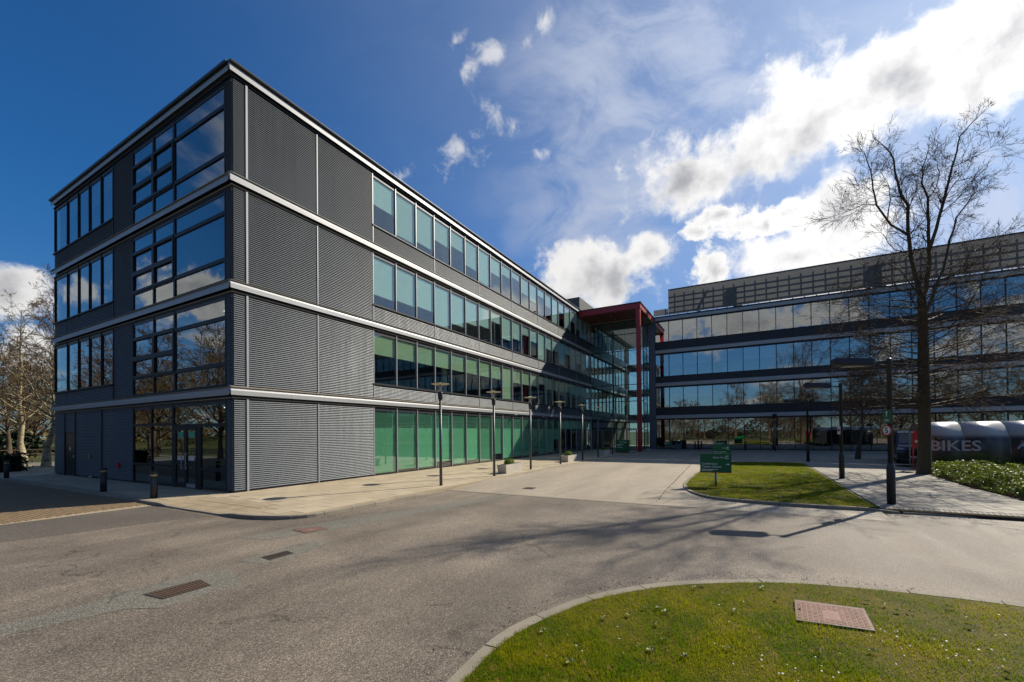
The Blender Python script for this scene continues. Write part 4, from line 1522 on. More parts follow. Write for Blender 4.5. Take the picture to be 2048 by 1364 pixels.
def logo_c(mb, cx, cz, r, y, t):
    """open ring emblem"""
    for k in range(20):
        a0, a1 = rad(50+k*13.5), rad(50+(k+1)*13.5)
        if k in (16,):
            continue
        p = [(cx+math.cos(a0)*r, y, cz+math.sin(a0)*r), (cx+math.cos(a1)*r, y, cz+math.sin(a1)*r),
             (cx+math.cos(a1)*(r-t), y, cz+math.sin(a1)*(r-t)), (cx+math.cos(a0)*(r-t), y, cz+math.sin(a0)*(r-t))]
        mb.face(p)


def board(loc, az, label, w, h, z0, lines, arrow=False, posts=1, detail=True):
    s = empty('wayfinding_board', loc, label=label, cat='sign')
    s.rotation_euler = (0, 0, az+math.pi/2)
    inst(MB().box(-w/2, w/2, -0.03, 0.03, z0, z0+h).mesh('panel', 'sign_green'), 'panel', s, (0, 0, 0))
    inst(MB().box(-w/2, w/2, -0.032, 0.032, z0-0.03, z0-0.002).mesh('edge_strip', 'sign_orange'), 'edge_strip', s, (0, 0, 0))
    for p in ([0.0] if posts == 1 else [-w*0.35, w*0.35]):
        inst(MB().lathe([(0.035, -0.02), (0.035, z0-0.031)], 10, p, 0).mesh('post', 'grey_steel', True), 'post', s, (0, 0, 0))
    for (txt, x, z, size, b, al) in lines:
        inst(text_mesh(txt, size, 'sign_white', 0.0008, al, b), 'lettering', s, (x, -0.0325, z))
    lg = MB()
    logo_c(lg, w/2-0.13*h/0.7, z0+h*0.79, 0.065*h/0.7, -0.0335, 0.024*h/0.7)
    if arrow:
        zz = z0+h*0.42
        lg.box(w/2-0.2, w/2-0.11, -0.0345, -0.0325, zz-0.008, zz+0.008)
        lg.face([(w/2-0.125, -0.0335, zz+0.045), (w/2-0.125, -0.0335, zz-0.045), (w/2-0.06, -0.0335, zz)])
    inst(lg.mesh('emblem', 'sign_white'), 'emblem', s, (0, 0, 0))
    if detail:
        bars = MB()
        bars.box(-w/2+0.05, w/2-0.45, -0.0345, -0.0325, z0+0.085, z0+0.105).box(-w/2+0.05, w/2-0.65, -0.0345, -0.0325, z0+0.045, z0+0.065)
        inst(bars.mesh('small_print', 'sign_white'), 'small_print', s, (0, 0, 0))
    return s


az_cam = math.atan2(-16.58+15.47, -8.7-9.11)
board((9.11, -15.47, -0.02), az_cam+rad(4), 'green direction board with white text and arrow on a post in the lawn', 1.07, 0.70, 0.57,
      [('Green', -0.09, 1.09, 0.085, 0.0012, 'LEFT'), ('Park', 0.165, 1.09, 0.085, 0.0, 'LEFT'), ('Conference', -0.485, 0.845, 0.115, 0.0006, 'LEFT'), ('Centre Guests', -0.485, 0.735, 0.115, 0.0006, 'LEFT')], arrow=True)
az2 = math.atan2(-16.58+15.9, -8.7-21.0)
board((21.4, -15.09, 0.0), az2+rad(4), 'green parking board half hidden behind the direction board', 1.05, 1.0, 0.21,
      [('Green', 0.02, 0.98, 0.075, 0.001, 'LEFT'), ('Park', 0.22, 0.98, 0.075, 0.0, 'LEFT'), ('Visitors & Reception', -0.47, 0.74, 0.085, 0.001, 'LEFT'), ('Parking Only', -0.47, 0.64, 0.085, 0.001, 'LEFT')])

# green box sign by the entrance
gb = empty('box_sign', (33.6, -5.6, 0), label='large green box sign with pale writing beside the red column', cat='sign')
gb.rotation_euler = (0, 0, rad(180)+math.pi/2)
inst(MB().box(-0.62, 0.62, -0.28, 0.28, 0.06, 1.28).mesh('panel', 'sign_green'), 'panel', gb, (0, 0, 0))
inst(MB().box(-0.60, 0.60, -0.26, 0.26, 0.0, 0.059).mesh('plinth', 'sign_red'), 'plinth', gb, (0, 0, 0))
br = MB()
for z, a, b in ((1.05, -0.25, 0.35), (0.82, -0.5, 0.2), (0.70, -0.5, -0.05), (0.52, -0.5, 0.1)):
    br.box(a, b, -0.2845, -0.2815, z, z+0.045)
br.box(0.35, 0.44, -0.2845, -0.2815, 0.98, 1.07)
inst(br.mesh('small_print', 'sign_white'), 'small_print', gb, (0, 0, 0))


def low_board(u, v, label, w=0.9):
    b = empty('low_board', (u, v, 0), label=label, cat='sign')
    b.rotation_euler = (0, 0, rad(180)+math.pi/2)
    inst(MB().box(-w/2, w/2, -0.02, 0.02, 0.45, 0.95).mesh('panel', 'sign_green'), 'panel', b, (0, 0, 0))
    inst(MB().box(-w/2+0.05, -w/2+0.1, -0.02, 0.02, 0, 0.449).mesh('leg', 'lamp_post'), 'leg', b, (0, 0, 0))
    inst(MB().box(w/2-0.1, w/2-0.05, -0.02, 0.02, 0, 0.449).mesh('leg', 'lamp_post'), 'leg', b, (0, 0, 0))
    inst(MB().box(-w/2+0.1, w/2-0.2, -0.024, -0.021, 0.74, 0.78).box(-w/2+0.1, w/2-0.4, -0.024, -0.021, 0.66, 0.69).mesh('small_print', 'sign_white'), 'small_print', b, (0, 0, 0))


low_board(41.9, -8.6, 'low green board left of the grey bin by the wing')
low_board(41.9, -13.9, 'low green board by the wing behind the parking board', 1.1)
lb = empty('litter_bin', (41.8, -9.75, 0), label='blue grey square litter bin against the wing windows', cat='bin')
inst(MB().cbox(-0.3, 0.3, -0.3, 0.3, 0.05, 0.95, 0.04).mesh('body', 'bin_grey'), 'body', lb, (0, 0, 0))
inst(MB().cbox(-0.33, 0.33, -0.33, 0.33, 0.951, 1.02, 0.03).mesh('lid', 'bollard'), 'lid', lb, (0, 0, 0))
inst(MB().box(-0.306, -0.301, -0.2, 0.2, 0.72, 0.86).mesh('opening', 'black_pit'), 'opening', lb, (0, 0, 0))


# bollards
def bollard(loc, label, group, banded=True):
    b = empty('bollard', loc, label=label, cat='bollard', group=group)
    if banded:
        inst(MB().lathe([(0.10, 0), (0.10, 0.74)], 16).mesh('shaft', 'bollard', True), 'shaft', b, (0, 0, 0))
        inst(MB().lathe([(0.101, 0.742), (0.101, 0.82)], 16).mesh('reflector_band', 'bollard_band', True), 'reflector_band', b, (0, 0, 0))
        inst(MB().lathe([(0.10, 0.822), (0.10, 0.90), (0.08, 0.92)], 16).mesh('cap', 'bollard', True), 'cap', b, (0, 0, 0))
    else:
        inst(MB().lathe([(0.08, 0), (0.08, 0.88), (0.06, 0.92)], 12).mesh('shaft', 'bollard', True), 'shaft', b, (0, 0, 0))
        inst(MB().lathe([(0.082, 0.70), (0.082, 0.76)], 12).mesh('reflector_band', 'mullion', True), 'reflector_band', b, (0, 0, 0))
    return b


bollard((-1.93, 1.22, 0), 'dark bollard with tan band nearest the sunlit corner', 'banded bollards along the shaded gable')
bollard((-2.01, 5.2, 0), 'dark bollard with tan band in the middle of the shaded pavement', 'banded bollards along the shaded gable')
bollard((-2.05, 17.6, 0), 'dark bollard with tan band by the hedge at the far left', 'banded bollards along the shaded gable')
bollard((42.2, -11.4, 0), 'left one of two dark bollards close together by the wing', 'thin bollards before the wing', False)
bollard((42.2, -11.75, 0), 'right one of two dark bollards close together by the wing', 'thin bollards before the wing', False)
bollard((42.2, -16.3, 0), 'single dark bollard by the wing left of the lantern post', 'thin bollards before the wing', False)


# planters with clipped shrubs
def leaves(mb, n, fn, size, rr, flat=0.0):
    """scatter n small rhombic leaves; fn(rr) -> (point, outward)"""
    for _ in range(n):
        p, nrm = fn(rr)
        d = Vector((rr.gauss(0, 1), rr.gauss(0, 1), rr.gauss(0, 1)+0.3)).normalized()
        d = (d+Vector(nrm)*0.8).normalized()
        s = size*rr.uniform(0.6, 1.3)
        a = d.cross(Vector((rr.gauss(0, 1), rr.gauss(0, 1), rr.gauss(0, 1))))
        if a.length < 1e-3:
            continue
        a.normalize()
        b = d.cross(a)
        a = a*s; b = b*s*0.55
        p = Vector(p)
        mb.face([p-a, p+b+d*s*0.12, p+a, p-b+d*s*0.12])


def planter(u0, u1, v, label, seed):
    c = ((u0+u1)/2, v, 0)
    p = empty('planter', c, label=label, cat='planter', group='concrete planters along the front')
    w, d, h = (u1-u0)/2, 0.27, 0.46
    mb = MB()
    for (x0, x1, y0, y1) in ((-w, w, -d, -d+0.06), (-w, w, d-0.06, d), (-w, -w+0.06, -d+0.06, d-0.06), (w-0.06, w, -d+0.06, d-0.06)):
        # sides flare out slightly
        i = len(mb.v)
        for z, k in ((0, 0.92), (h, 1.0)):
            mb.v += [(x0*k, y0*k, z), (x1*k, y0*k, z), (x1*k, y1*k, z), (x0*k, y1*k, z)]
        for q in ((0, 3, 2, 1), (4, 5, 6, 7), (0, 1, 5, 4), (1, 2, 6, 5), (2, 3, 7, 6), (3, 0, 4, 7)):
            mb.f.append(tuple(i+k for k in q)); mb.mi.append(0)
    inst(mb.mesh('trough', 'concrete'), 'trough', p, (0, 0, 0))
    inst(MB().box(-w*0.9, w*0.9, -d*0.78, d*0.78, 0.05, 0.40).mesh('soil', 'soil'), 'soil', p, (0, 0, 0))
    s = empty('shrub', (c[0]-0.12, v, 0.40), label=label.replace('pale concrete planter', 'round green shrub in the pale planter'), cat='shrub', group='round shrubs in the planters')
    rr = random.Random(seed)
    st = MB()
    for k in range(7):
        a = rr.uniform(0, 6.28)
        st.tube([(0, 0, -0.02), (0.1*math.cos(a), 0.1*math.sin(a), 0.12), (0.2*math.cos(a), 0.17*math.sin(a), 0.25)], [0.012, 0.009, 0.004], 4)
    inst(st.mesh('stem', 'bark'), 'stem', s, (0, 0, 0))

    def fn(r):
        while True:
            q = Vector((r.uniform(-1, 1), r.uniform(-1, 1), r.uniform(-0.7, 1)))
            if 0.45 < q.length < 1.0+0.12*math.sin(q.x*9+q.y*7):
                return Vector((q.x*0.33, q.y*0.25, 0.16+q.z*0.18)), q.normalized()
    lf = MB()
    leaves(lf, 1500, fn, 0.026, rr)
    inst(lf.mesh('foliage', 'leaf_box'), 'foliage', s, (0, 0, 0))


planter(10.2, 12.1, -5.42, 'pale concrete planter nearest the camera, in full sun', 1)
planter(19.2, 21.1, -5.25, 'pale concrete planter in sun by the shade edge', 2)
planter(28.6, 30.4, -5.0, 'pale concrete planter inside the entrance shade', 3)


# ironwork in the road and grass
def grating(corners, z, label, name, bars, mname, frame=0.03, nx=18, ny=7):
    """quad given by corners (a, b, c, d): bars along a-b"""
    A, B, C_, D = [np.array(p) for p in corners]
    o3 = (A+B+C_+D)/4
    g_ = empty(name, (o3[0], o3[1], z), label=label, cat='drain cover' if bars else 'access cover')
    P = lambda s, t: (A*(1-s)*(1-t)+B*s*(1-t)+C_*s*t+D*(1-s)*t) - o3

    def slab(s0, s1, t0, t1, z0, z1, mb):
        mb.prism([tuple(P(s0, t0)), tuple(P(s1, t0)), tuple(P(s1, t1)), tuple(P(s0, t1))], z0, z1)
    fr = MB()
    f = frame
    slab(0, 1, 0, f*2, -0.03, 0.006, fr); slab(0, 1, 1-f*2, 1, -0.03, 0.006, fr); slab(0, f, f*2, 1-f*2, -0.03, 0.006, fr); slab(1-f, 1, f*2, 1-f*2, -0.03, 0.006, fr)
    inst(fr.mesh('frame', 'iron'), 'frame', g_, (0, 0, 0))
    pit = MB()
    slab(f, 1-f, f*2, 1-f*2, -0.03, 0.001, pit)
    inst(pit.mesh('well', 'black_pit'), 'well', g_, (0, 0, 0))
    if bars:
        for j in range(ny):
            t0 = f*2+(1-4*f)*(j+0.12)/ny; t1 = f*2+(1-4*f)*(j+0.80)/ny
            b = MB()
            for i in range(nx):
                s0 = f+(1-2*f)*(i+0.1+(0.0 if j % 2 else 0.0))/nx; s1 = f+(1-2*f)*(i+0.82)/nx
                slab(s0, s1, t0, t1, 0.0015, 0.008, b)
            inst(b.mesh('bar', mname), 'bar', g_, (0, 0, 0))
    else:
        c = MB()
        slab(f, 1-f, f*2, 1-f*2, 0.0015, 0.006, c)
        for i in range(nx):
            for j in range(ny):
                if 0.40 < (i+0.5)/nx < 0.62 and 0.3 < (j+0.5)/ny < 0.75:
                    continue
                s0 = f*1.5+(1-3*f)*(i+0.12)/nx; s1 = f*1.5+(1-3*f)*(i+0.86)/nx
                t0 = f*3+(1-6*f)*(j+0.12)/ny; t1 = f*3+(1-6*f)*(j+0.86)/ny
                slab(s0, s1, t0, t1, 0.0061, 0.0095, c)
        inst(c.mesh('lid', mname), 'lid', g_, (0, 0, 0))
        k1 = MB()
        slab(0.05, 0.08, 0.46, 0.54, 0.0096, 0.011, k1)
        inst(k1.mesh('key_hole', 'black_pit'), 'key_hole', g_, (0, 0, 0))
    return g_


grating([(-6.01, -9.16), (-5.32, -9.19), (-5.37, -9.63), (-5.96, -9.62)], ROADZ+0.005, 'rusty slotted drain grate, the larger one in the foreground road', 'drain_grate', True, 'iron_rust', nx=14, ny=7)
grating([(-4.18, -8.84), (-3.69, -8.87), (-3.74, -9.14), (-4.21, -9.17)], ROADZ+0.005, 'small dark drain grate farther up the road', 'drain_grate', True, 'iron', nx=12, ny=5, frame=0.05)
grating([(-2.54, -7.26), (-1.99, -7.53), (-2.09, -7.93), (-2.62, -7.86)], ROADZ+0.004, 'worn reddish access cover in the road near the kerb', 'access_cover', False, 'iron_red', nx=10, ny=8)
grating([(-2.19, -17.06), (-2.14, -17.77), (-2.81, -17.74), (-2.89, -17.02)], -0.058, 'square reddish chequered access cover set in the foreground grass', 'access_cover', False, 'iron_red', nx=13, ny=13, frame=0.02)
grating([(5.85, -8.9), (6.3, -8.9), (6.3, -9.35), (5.85, -9.35)], -0.05, 'small dark access cover in the pale plaza', 'access_cover', False, 'iron', nx=8, ny=8)

# ------------------------------------------------------------------ parked van behind the tree
VAN = empty('parked_van', (26.0, -25.4, 0), label='dark navy van facing the camera, half hidden by the tree trunk', cat='van')
VAN.rotation_euler = (0, 0, rad(171)+math.pi/2)       # modelled facing -y


def vpart(mb, name, m, parent=None, smooth=False):
    return inst(mb.mesh(name, m, smooth), name, parent or VAN, (0, 0, 0))


side = [(-0.95, 0.32), (-0.98, 0.55), (-0.92, 0.80), (-0.72, 1.02), (-0.30, 1.16), (0.32, 1.86), (0.60, 1.98), (3.6, 2.03), (3.85, 1.95), (3.9, 0.35)]
body = MB()
for s, wk in ((-1, 1), (1, 1)):
    pass
n = len(side)
for x, sc_ in ((-0.84, 0.985), (-0.78, 1.0), (0.78, 1.0), (0.84, 0.985)):
    for (y, z) in side:
        k = 1.0 if abs(x) < 0.8 else 0.0
        body.v.append((x*(1.0 if z < 1.1 else 1-0.10*(z-1.1)/0.9), y+(0.0 if k else 0.05), z-(0.0 if k else 0.03)))
for a in range(3):
    for e in range(n):
        l = (e+1) % n
        body.f.append((a*n+e, a*n+l, (a+1)*n+l, (a+1)*n+e)); body.mi.append(0)
body.f.append(tuple(range(n))); body.mi.append(0)
body.f.append(tuple(3*n+e for e in reversed(range(n)))); body.mi.append(0)
vb = vpart(body, 'body', 'van_paint')
ws = MB().face([(-0.70, -0.265, 1.205), (0.70, -0.265, 1.205), (0.64, 0.275, 1.815), (-0.64, 0.275, 1.815)]) or None
w_ = MB(); w_.face([(-0.70, -0.272, 1.212), (0.70, -0.272, 1.212), (0.645, 0.268, 1.815), (-0.645, 0.268, 1.815)])
vpart(w_, 'windscreen', 'van_glass')
for s in (-1, 1):
    sw = MB(); sw.face([(s*0.842, 0.05, 1.18), (s*0.842, 0.95, 1.18), (s*0.785, 0.95, 1.72), (s*0.785, 0.42, 1.72)])
    vpart(sw, 'side_window', 'van_glass')
    hl = MB(); hl.face([(s*0.44, -0.945, 0.70), (s*0.79, -0.945, 0.72), (s*0.80, -0.80, 0.98), (s*0.52, -0.83, 0.93)])
    hl.face([(s*0.79, -0.945, 0.72), (s*0.846, -0.72, 0.74), (s*0.846, -0.66, 0.98), (s*0.80, -0.80, 0.98)])
    vpart(hl, 'headlight', 'van_lamp')
    m_ = MB().box(s*0.86 if s > 0 else -1.04, 1.04 if s > 0 else -0.86, 0.02, 0.12, 1.16, 1.44)
    vpart(m_, 'mirror', 'van_black')
    for wy in (-0.15, 2.95):
        tw = MB().lathe([(0.31, -0.1), (0.33, -0.06), (0.33, 0.06), (0.31, 0.1)], 20).mesh('wheel', 'rubber')
        tw.transform(Matrix.Translation((s*0.74, wy, 0.33)) @ Matrix.Rotation(math.pi/2, 4, 'Y'))
        wo = inst(tw, 'wheel', VAN, (0, 0, 0))
        rm = MB().lathe([(0.19, -0.105), (0.20, 0.0), (0.19, 0.105)], 16).mesh('rim', 'lamp_metal')
        rm.transform(Matrix.Translation((s*0.745, wy, 0.33)) @ Matrix.Rotation(math.pi/2, 4, 'Y'))
        inst(rm, 'rim', wo, (0, 0, 0))
vpart(MB().box(-0.82, 0.82, -1.03, -0.90, 0.26, 0.56), 'bumper', 'van_black')
vpart(MB().box(-0.42, 0.42, -0.975, -0.94, 0.62, 0.86), 'grille', 'van_black')
vpart(MB().box(-0.26, 0.26, -1.036, -1.031, 0.36, 0.47), 'number_plate', 'sign_white')
fl = MB()
z_ = lambda y: 1.03+(y+0.72)*0.333+0.004
for mm, quad in (('flag_blue', [(0.05, -0.70), (0.70, -0.70), (0.66, -0.34), (0.08, -0.34)]),):
    fl.use(mm).face([(x, y, z_(y)) for x, y in quad])
fl.use('sign_white').face([(x, y, z_(y)+0.003) for x, y in [(0.08, -0.36), (0.20, -0.36), (0.70, -0.66), (0.70, -0.70), (0.58, -0.70)]])
fl.use('sign_red').face([(x, y, z_(y)+0.006) for x, y in [(0.30, -0.36), (0.66, -0.36), (0.69, -0.58)]])
vpart(fl, 'flag_decal', None)

# ------------------------------------------------------------------ bicycle shelter with printed skin
SH = empty('bike_shelter', (21.9, -24.75, 0), label='barrel roofed bicycle shelter printed with BIKES and a green hill', cat='bike shelter')
SH.rotation_euler = (0, 0, -math.pi/2)      # local x = -v, y = +u (away), z up


def shp(mb, name, m, parent=None, smooth=False):
    return inst(mb.mesh(name, m, smooth), name, parent or SH, (0, 0, 0))


arc = [(0.10, 0.05), (0.02, 0.45), (0.0, 0.9), (0.03, 1.3), (0.12, 1.65), (0.28, 1.95), (0.52, 2.2), (0.85, 2.38), (1.25, 2.45), (1.65, 2.40), (2.0, 2.22), (2.25, 1.95)]
bay = 1.62
for b in range(4):
    mb = MB()
    x0, x1 = bay*b+0.012, bay*(b+1)-0.012
    for (y, z) in arc:
        mb.v.append((x0, y, z)); mb.v.append((x1, y, z))
    for k in range(len(arc)-1):
        mb.f.append((2*k, 2*k+1, 2*k+3, 2*k+2)); mb.mi.append(0)
    o = shp(mb, 'skin_panel', 'shelter_print', smooth=True)
    md = o.modifiers.new('thickness', 'SOLIDIFY'); md.thickness = 0.012; md.offset = 1
for b in range(5):
    shp(MB().tube([(bay*b, y+0.035, z-0.02) for y, z in arc], 0.028, 6), 'hoop', 'shelter_metal')
    shp(MB().tube([(bay*b, 2.25, 0), (bay*b, 2.25, 1.95)], 0.035, 8), 'post', 'shelter_metal')
# writing and picture lie on the flat lower part of the skin
tb = text_mesh('BIKES', 0.80, 'print_white', 0.002, 'LEFT', 0.012)
tb.transform(Matrix.Diagonal((1.02, 1, 0.93, 1)))
inst(tb, 'lettering', SH, (0.22, -0.016, 0.95))
pic = MB()


def disc(mb, cx, cz, rx, rz, y, n=16):
    mb.face([(cx+rx*math.cos(2*math.pi*k/n), y, cz+rz*math.sin(2*math.pi*k/n)) for k in range(n)])


def ring(mb, cx, cz, r, t, y, n=22):
    for k in range(n):
        a, b = 2*math.pi*k/n, 2*math.pi*(k+1)/n
        mb.face([(cx+r*math.cos(a), y, cz+r*math.sin(a)), (cx+r*math.cos(b), y, cz+r*math.sin(b)), (cx+(r-t)*math.cos(b), y, cz+(r-t)*math.sin(b)), (cx+(r-t)*math.cos(a), y, cz+(r-t)*math.sin(a))])


cx = 3.62
yk = -0.020
pic.use('print_shirt').face([(cx-0.18, yk, 1.08), (cx-0.02, yk, 1.34), (cx+0.20, yk, 1.40), (cx+0.50, yk, 1.20), (cx+0.52, yk, 1.04), (cx+0.30, yk, 1.02), (cx+0.12, yk, 1.14), (cx-0.02, yk, 1.20), (cx-0.12, yk, 1.04)])
disc(pic.use('print_skin'), cx+0.02, 1.46, 0.075, 0.10, yk-0.002)
disc(pic.use('print_navy'), cx+0.03, 1.53, 0.095, 0.06, yk-0.004)
pic.use('print_navy').face([(cx+0.30, yk-0.002, 1.04), (cx+0.56, yk-0.002, 1.06), (cx+0.46, yk-0.002, 0.82), (cx+0.20, yk-0.002, 0.50), (cx+0.12, yk-0.002, 0.54), (cx+0.26, yk-0.002, 0.86)])
ring(pic.use('print_navy'), cx-0.02, 0.38, 0.30, 0.035, yk-0.001)
ring(pic, cx+0.72, 0.38, 0.30, 0.035, yk-0.001)
pic.tube([(cx-0.02, yk-0.003, 0.38), (cx-0.12, yk-0.003, 0.98), (cx+0.30, yk-0.003, 0.80), (cx+0.72, yk-0.003, 0.38)], 0.015, 4)
shp(pic, 'cyclist_print', None)
cas = MB()
cas.use('print_stone')
for (a, b, z0, z1) in ((0.02, 0.20, 0.4, 1.55), (0.24, 0.44, 1.0, 1.62), (0.5, 0.85, 1.0, 1.42), (0.9, 1.05, 1.1, 1.5)):
    cas.box(a, b, -0.014, -0.013, z0, z1)
for (a, z) in ((0.34, 1.68), (0.62, 1.62)):
    disc(cas, a, z, 0.11, 0.08, -0.0135)
shp(cas, 'stone_print', None)
rb = empty('red_panel', (20.6, -24.28, 0), label='narrow red upright panel behind the trunk of the large tree', cat='panel')
rb.rotation_euler = (0, 0, rad(160)+math.pi/2)
inst(MB().box(-0.30, -0.25, -0.03, 0.03, 0, 1.9).box(0.25, 0.30, -0.03, 0.03, 0, 1.9).mesh('post', 'sign_red'), 'post', rb, (0, 0, 0))
inst(MB().box(-0.249, 0.249, -0.02, 0.02, 1.1, 2.0).mesh('panel', 'sign_red'), 'panel', rb, (0, 0, 0))
inst(MB().box(-0.2, 0.0, -0.026, -0.021, 1.4, 1.5).mesh('small_print', 'sign_white'), 'small_print', rb, (0, 0, 0))

# ------------------------------------------------------------------ vegetation
class Tree:
    """bare tree: limbs and twigs as tapered tubes; thick wood and fine wood in two meshes"""
    def __init__(self, seed, split=0.035, min_r=0.004):
        self.r = random.Random(seed)
        self.wood = MB(); self.fine = MB()
        self.split = split; self.min_r = min_r

    def sides(self, r):
        return 10 if r > 0.12 else 7 if r > 0.05 else 4 if r > 0.018 else 3

    def limb(self, pts, r0, r1):
        m = len(pts)
        rs = [r0+(r1-r0)*(k/(m-1))**0.85 for k in range(m)]
        (self.wood if r0 > self.split else self.fine).tube(pts, rs, self.sides(r0), cap=False)
        return rs

    def grow(self, p, d, L, r, lvl, spec):
        """spec per level: (children, length ratio, spread deg, wiggle, up-pull)"""
        R = self.r
        n = max(3, min(7, int(L/0.22)+2)) if lvl > 0 else 4 if L > 0.35 else 3
        n_kids, ratio, spread, wig, up = spec[min(lvl, len(spec)-1)]
        pts = [Vector(p)]
        d = Vector(d).normalized()
        dirs = [d.copy()]
        for k in range(n-1):
            d = (d+Vector((R.gauss(0, wig), R.gauss(0, wig), R.gauss(0, wig)+up))).normalized()
            pts.append(pts[-1]+d*(L/(n-1)))
            dirs.append(d.copy())
        r1 = max(self.min_r*0.6, r*(0.35 if lvl > 0 else 0.3))
        rs = self.limb(pts, r, r1)
        if lvl <= 0:
            return
        for c in range(n_kids):
            t = R.uniform(0.18, 1.0) if c else 1.0
            f = t*(n-1); k = min(int(f), n-2); q = pts[k].lerp(pts[k+1], f-k)
            rr = rs[k]+(rs[k+1]-rs[k])*(f-k)
            base = dirs[k]
            ax = base.cross(Vector((R.gauss(0, 1), R.gauss(0, 1), R.gauss(0, 1))))
            if ax.length < 1e-3:
                continue
            ax.normalize()
            ang = rad(spread)*R.uniform(0.55, 1.25)*(0.5 if c == 0 else 1)
            nd = Matrix.Rotation(ang, 3, ax) @ base
            self.grow(q, nd, L*ratio*R.uniform(0.65, 1.2)*(1-0.35*t), max(self.min_r, min(rr*0.75, r*0.52)), lvl-1, spec)


def tree_obj(name, loc, wood, fine, mw, mf, label, group=None, rz=0.0):
    t = empty(name, loc, rz, label=label, cat='tree', group=group)
    inst(wood, 'trunk', t, (0, 0, 0))
    inst(fine, 'crown', t, (0, 0, 0))
    return t


# --- the large bare tree on the right: main limbs follow the photograph, side shoots grow from them
def big_tree():
    T = Tree(42, 0.03, 0.0055)
    base = Vector((17.88, -23.67, 0.0))
    D = 19.8/851*1.0

    def P(x, y, dep=0.0):
        """point at a given bearing from the viewpoint and distance from it, relative to the tree's foot"""
        ray = Fv + Rv*((x-1024)/850.98) - Uv*((y-857.65)/850.98)
        return CAM + ray*(19.8+dep) - base

    spec_u = [(0, .5, 30, .12, .03), (4, 0.62, 38, 0.11, 0.03), (6, 0.60, 42, 0.09, 0.05)]
    spec_l = [(0, .5, 30, .12, .0), (5, 0.50, 44, 0.12, -0.005), (8, 0.42, 46, 0.11, 0.0)]
    R = T.r
    trunk = [P(1848, 960), P(1848, 940), P(1849, 880), P(1848, 800), P(1847, 720), P(1846, 650), P(1843, 595)]
    T.wood.tube(trunk, [0.34, 0.265, 0.235, 0.22, 0.205, 0.185, 0.155], 14)
    limbs = [
        ([(1843, 600, 0), (1833, 560, .1), (1822, 515, .2), (1816, 460, .3), (1816, 410, .35), (1800, 384, .5), (1790, 345, .6), (1787, 318, .6), (1772, 296, .7), (1760, 285, .7)], 0.135, 0.02),
        ([(1843, 600, 0), (1854, 556, -.2), (1858, 500, -.4), (1857, 445, -.3), (1856, 395, -.2), (1843, 365, .1), (1845, 335, .2), (1857, 297, .3)], 0.125, 0.016),
        ([(1858, 500, -.4), (1873, 457, -.6), (1886, 408, -.8), (1895, 372, -.9), (1904, 334, -1.0), (1914, 302, -1.0), (1920, 272, -1.1), (1944, 245, -1.2), (1962, 228, -1.3)], 0.095, 0.012),
        ([(1846, 640, 0), (1866, 592, .5), (1886, 540, 1.0), (1899, 480, 1.4), (1912, 436, 1.7), (1936, 405, 2.0), (1951, 385, 2.2), (1975, 370, 2.4)], 0.10, 0.012),
        ([(1816, 470, .3), (1782, 450, -.3), (1753, 410, -.9), (1746, 378, -1.2), (1741, 340, -1.3), (1731, 311, -1.4), (1722, 298, -1.4)], 0.07, 0.010),
        ([(1753, 410, -.9), (1728, 408, -1.4), (1690, 425, -1.9), (1652, 436, -2.3)], 0.03, 0.006),
        ([(1775, 440, -.4), (1781, 400, -.2), (1778, 372, 0), (1762, 344, .1)], 0.035, 0.007),
        ([(1812, 505, .2), (1790, 500, 1.0), (1768, 470, 1.5), (1758, 463, 1.7)], 0.04, 0.008),
        ([(1816, 430, .3), (1824, 400, 1.0), (1836, 372, 1.6), (1832, 355, 1.9)], 0.045, 0.008),
        ([(1856, 395, -.2), (1872, 375, .6), (1879, 345, 1.0), (1876, 322, 1.2), (1866, 315, 1.3)], 0.045, 0.008),
        ([(1886, 408, -.8), (1912, 362, -1.8), (1945, 355, -2.4), (1965, 370, -2.8)], 0.035, 0.007),
        ([(1904, 334, -1), (1935, 320, -1.5), (1975, 300, -1.9), (1990, 290, -2.1)], 0.025, 0.006),
        ([(1886, 540, 1), (1930, 520, 1.2), (1968, 490, 1.4), (2010, 465, 1.6)], 0.045, 0.008),
        ([(1880, 560, .9), (1935, 540, .2), (1975, 500, -.3), (2020, 455, -.6)], 0.05, 0.008),
        ([(1840, 590, 0), (1800, 540, .9), (1765, 520, 1.6), (1730, 540, 2.2)], 0.05, 0.008),
    ]
    for pts, r0, r1 in limbs:
        V = [P(*p) for p in pts]
        # denser, gently crooked
        V2 = []
        for a, b in zip(V, V[1:]):
            V2.append(a); V2.append(a.lerp(b, 0.5)+Vector((R.gauss(0, .025), R.gauss(0, .025), R.gauss(0, .02))))
        V2.append(V[-1])
        rs = T.limb(V2, r0*0.80, r1*0.8)
        m = len(V2)
        tot = sum((b-a).length for a, b in zip(V2, V2[1:]))
        nk = int(4+tot*4.6)
        for c in range(nk):
            f = R.uniform(0.15, 1.0)*(m-1); k = min(int(f), m-2)
            q = V2[k].lerp(V2[k+1], f-k)
            base_d = (V2[k+1]-V2[k]).normalized()
            ax = base_d.cross(Vector((R.gauss(0, 1), R.gauss(0, 1), R.gauss(0, 1)))).normalized()
            nd = Matrix.Rotation(rad(R.uniform(30, 70)), 3, ax) @ base_d
            T.grow(q, nd, R.uniform(0.6, 1.35)*(1.0 if f < 0.6*(m-1) else 0.75), max(0.006, rs[k]*0.30), 2, spec_u)
        T.grow(V2[-1], V2[-1]-V2[-2], 0.45, r1, 2, spec_u)
    # lower spreading boughs all round the trunk
    nb = 96
